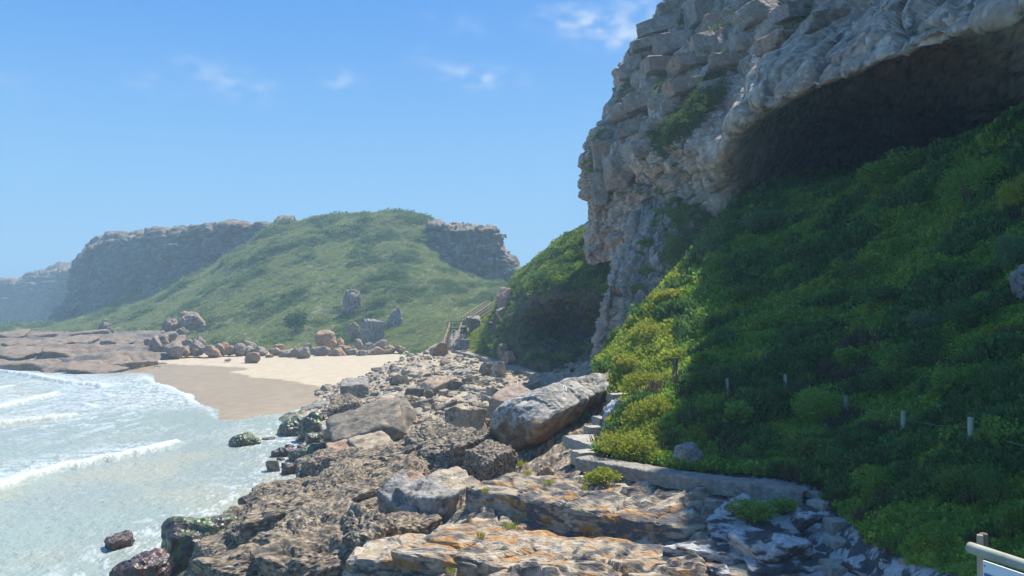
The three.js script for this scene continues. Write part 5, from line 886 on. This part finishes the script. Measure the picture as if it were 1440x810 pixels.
const shelf = scene.children.filter(c => c.name.startsWith('rock_ledge') && c.position.z > -40); shelf.forEach(m => m.updateMatrixWorld(true));
function standOn(px, py, d) {           // the first ground or ledge on a bearing
  const p = W(px, py, d); if (d > 60) return p;
  let best = null; for (let e = 10; e < 62; e *= 1.003) { const q = W(px, py, e); if (q.y < groundY(q.x, q.z)) { best = q; break; } }
  const from = camera.position.clone(), ray = new THREE.Raycaster(from, p.clone().sub(from).normalize()), hit = ray.intersectObjects(shelf)[0];
  if (hit && (!best || -hit.point.z < -best.z)) best = hit.point; return best && Math.abs(-best.z - d) < 9 ? best : p;
}
/** A bush: foliage of leaf faces in several lobes, on a few stems. */
function bush(name, label, group, [px, py, d], [w, h], pal, o = {}) {
  const b = thing(name, label, o.cat || 'bush', group), p = standOn(px, py, d), R1 = w / FOC * -p.z / 2, H = h / FOC * -p.z, r = mulberry(seedCount++ * 31);
  b.position.copy(p); if (o.plain) { const g = leafCloud(90, 0.42, 70 + seedCount, { pal, blade: 1 }); g.scale(R1, H * 1.1, R1); put('foliage', new THREE.Mesh(g, M.leaf), {}, b); return b; }
  const list = [], n = o.lobes || 5, leaf = Math.max(0.06, 0.0036 * d) * (o.leaf || 1);
  for (let k = 0; k < n; k++) { const rad = (k ? rr(0.45, 0.75) : 0.85), a = r() * 6.3, off = k ? 0.55 : 0; const cnt = Math.round((o.count || 700) * 1.5 / n); const g = leafCloud(cnt, leaf / (rad * Math.max(R1, H * 0.6)), 900 + seedCount * 7 + k, { pal, dome: false }); g.scale(R1 * rad, H * 0.55 * rad, R1 * rad * 0.9); g.translate(Math.cos(a) * R1 * off, H * (0.42 + (k ? 0.3 * (r() - 0.3) : 0)), Math.sin(a) * R1 * off); list.push(g); }
  put('foliage', new THREE.Mesh(mergeGeometries(list), M.leaf), {}, b);
  const stems = []; for (let k = 0; k < 4; k++) { const a = r() * 6.3; stems.push(tubeGeo([V3(0, -0.3, 0), V3(Math.cos(a) * R1 * 0.25, H * 0.3, Math.sin(a) * R1 * 0.25), V3(Math.cos(a) * R1 * 0.4, H * 0.5, Math.sin(a) * R1 * 0.4)], Math.max(0.012, R1 * 0.03), 5)); }
  stems.forEach(g => put('stem', new THREE.Mesh(g, M.twig), {}, b)); return b;
}
const bushes = [
  [849, 682, 25.2, 48, 27, 'lime', 900, 'small round green bush on the rock below the concrete path'], [878, 648, 28.2, 76, 52, 'lime', 1600, 'feathery sunlit bush beside the top end of the concrete path'], [912, 600, 31, 64, 46, 'lime', 1300, 'rounded yellow-green bush just inside the sunlight above the path'], [905, 560, 35.5, 56, 40, 'lime', 1100, 'sunlit bush beside the pale streaked rock'], [966, 513, 37.5, 40, 30, 'lime', 700, 'small bright bush on the edge of the shadow beside a wooden stake'], [886, 528, 41, 50, 34, 'lime', 900, 'yellow-green bush above the upper end of the leaning boulder'], [912, 480, 46, 56, 32, 'lime', 900, 'low sunlit bush below the crest fence posts'], [944, 428, 53, 44, 26, 'lime', 700, 'bright bush on the crest beside the fence posts'],
  [985, 560, 33.5, 70, 48, 'deep', 1200, 'dark round bush standing in shade beside the sunlit strip'], [1274, 362, 38.4, 44, 30, 'moss', 1500, 'neat bright green dome-shaped bush on the open slope'], [1238, 334, 41, 54, 46, 'moss', 1200, 'leafy upright bush uphill of the dome-shaped bush'], [1082, 336, 53, 76, 50, 'grey', 1400, 'grey-green bush at the foot of the cave slope'], [1252, 268, 48.5, 108, 58, 'moss', 2200, 'large spreading shrub on the skyline of the slope below the cave'], [1186, 284, 53, 66, 34, 'grass', 1000, 'pale green shrub left of the large spreading shrub'], [1370, 300, 36.5, 120, 92, 'moss', 2600, 'biggest shrub mass climbing to the cave mouth'], [1428, 305, 33, 44, 66, 'lime', 1200, 'yellow-green shrub beside the biggest shrub mass'], [1420, 392, 29.5, 56, 72, 'grey', 1500, 'drooping blue-grey shrub above the white boulder'], [1156, 600, 27.8, 104, 66, 'moss', 2400, 'leafy shrub overhanging a fence post'], [1090, 575, 30, 60, 36, 'deep', 1000, 'low dark shrub left of the leafy overhanging shrub'], [1058, 736, 21.6, 60, 34, 'moss', 1200, 'grassy clump hanging below the concrete path'], [1100, 722, 21.6, 40, 22, 'moss', 800, 'small grassy clump under the end of the concrete path'],
  [1330, 770, 15.6, 60, 34, 'moss', 1200, 'fresh green shrub above the reddish purple boulder'], [1425, 770, 12.2, 60, 70, 'grass', 1800, 'yellowish leafy shrub behind the handrail'], [1240, 700, 20, 70, 50, 'moss', 1600, 'leafy shrub spilling toward the lower steps'], [1300, 520, 28, 90, 50, 'deep', 1600, 'broad dark shrub uphill of the fence wires'], [1190, 440, 36, 90, 36, 'deep', 1300, 'low dark thicket in the middle of the shaded slope'], [1385, 470, 26, 90, 60, 'deep', 1600, 'dark thicket below the white boulder'], [1300, 640, 21, 60, 34, 'moss', 1100, 'bright low shrub between two fence posts'],
  [800, 594, 38.5, 56, 28, 'moss', 900, 'green growth in the shade under the leaning boulder'], [840, 560, 41.5, 40, 26, 'moss', 700, 'grassy growth under the upper end of the leaning boulder'],
  [415, 465, 228, 30, 28, 'deep', 500, 'dark tree standing alone low on the far green slope'],
];
for (const [px, py, d, w, h, k, count, label] of bushes) bush(/tree/.test(label) ? 'tree' : 'bush', label, null, [px, py, d], [w, h], greens[k], { count, cat: /tree/.test(label) ? 'tree' : 'bush' });
for (const [px, py, d, w, h, k] of [[1010, 470, 44, 46, 22, 'deep'], [1060, 430, 44, 60, 26, 'grass'], [1110, 400, 46, 50, 24, 'moss'], [1150, 370, 46, 54, 26, 'deep'], [1040, 380, 54, 44, 22, 'grey'], [1100, 470, 38, 60, 26, 'moss'], [1140, 520, 33, 56, 30, 'deep'], [1210, 400, 39, 60, 28, 'grass'], [1260, 430, 35, 66, 30, 'deep'], [1330, 400, 33, 70, 34, 'moss'], [1200, 520, 32, 64, 30, 'moss'], [1250, 560, 28, 60, 32, 'deep'], [1340, 560, 25, 80, 40, 'moss'], [1410, 560, 22, 80, 46, 'deep'], [1420, 640, 18.5, 80, 44, 'moss'], [1210, 640, 24, 60, 32, 'deep'], [1150, 650, 24.5, 56, 30, 'grass'], [1090, 640, 25.5, 50, 26, 'deep'], [1040, 600, 28.5, 54, 28, 'moss'], [1350, 700, 17, 80, 40, 'grass'], [1270, 680, 19.6, 60, 30, 'deep'], [1010, 380, 56, 40, 20, 'moss'], [1310, 470, 30, 60, 30, 'grey'], [1160, 330, 50, 46, 24, 'moss'], [1000, 520, 38, 44, 22, 'moss'], [1400, 720, 14.5, 70, 50, 'deep'], [1310, 290, 42, 54, 26, 'deep'], [1120, 350, 50, 40, 20, 'grass']]) {
  const tone = { deep: 'dark green', moss: 'mid green', grass: 'fresh yellowish green', grey: 'grey-green' }[k], size = w * d > 2150 ? 'large' : w * d > 1650 ? 'middling' : 'small';
  bush('shrub', `${size} ${tone} shrub growing in the ground cover of the shaded slope`, `${size} ${tone} shrubs in the ground cover`, [px, py, d], [w * rr(.9, 1.2), h * rr(1, 1.5)], greens[k], { count: 1000, lobes: 6, cat: 'shrub', leaf: rr(.8, 1.5) });
}
for (const [px, py, d, w, h] of [[728, 656, 30.5, 24, 9], [742, 668, 28.5, 14, 7], [718, 744, 24, 26, 9], [676, 756, 22.8, 14, 8], [682, 694, 27.4, 14, 8], [700, 660, 30, 16, 8], [822, 690, 25.6, 10, 8], [770, 682, 26.6, 18, 7], [634, 806, 20.5, 16, 8], [796, 628, 33, 14, 7]]) bush('grass_tuft', 'small grass tuft growing in a crack of the bedded rock', 'grass tufts in the bedded rock', [px, py, d], [w, h], greens.lime, { count: 260, lobes: 3, cat: 'grass tuft', plain: true });
{ const a = W(946, 536, 36.5), s = thing('wooden_stake', 'brown weathered wooden stake leaning at the edge of the shadow', 'stake'); put('stake_post', new THREE.Mesh(post(a.clone().add(V3(0, -.4, 0)), W(951, 503, 36.7), 0.10), M.twig), {}, s); }
{ const [kinds, lists] = scene.userData.rubble; delete scene.userData.rubble; kinds.forEach((g, k) => scatter('rubble', 'loose broken stones strewn over the rocky shore', g, lists[k], M.rock).userData.category = 'stones'); }

// ------------------------------------------------------------------ shadows on, draw
scene.traverse(o => { if (o.isMesh) { o.castShadow = true; o.receiveShadow = true; } });
const renderer = new THREE.WebGLRenderer({ antialias: true });
renderer.setSize(1024, 576);
renderer.toneMapping = THREE.LinearToneMapping;
renderer.toneMappingExposure = EXPOSURE;
renderer.shadowMap.enabled = true; renderer.shadowMap.type = THREE.PCFSoftShadowMap;
renderer.render(scene, camera);
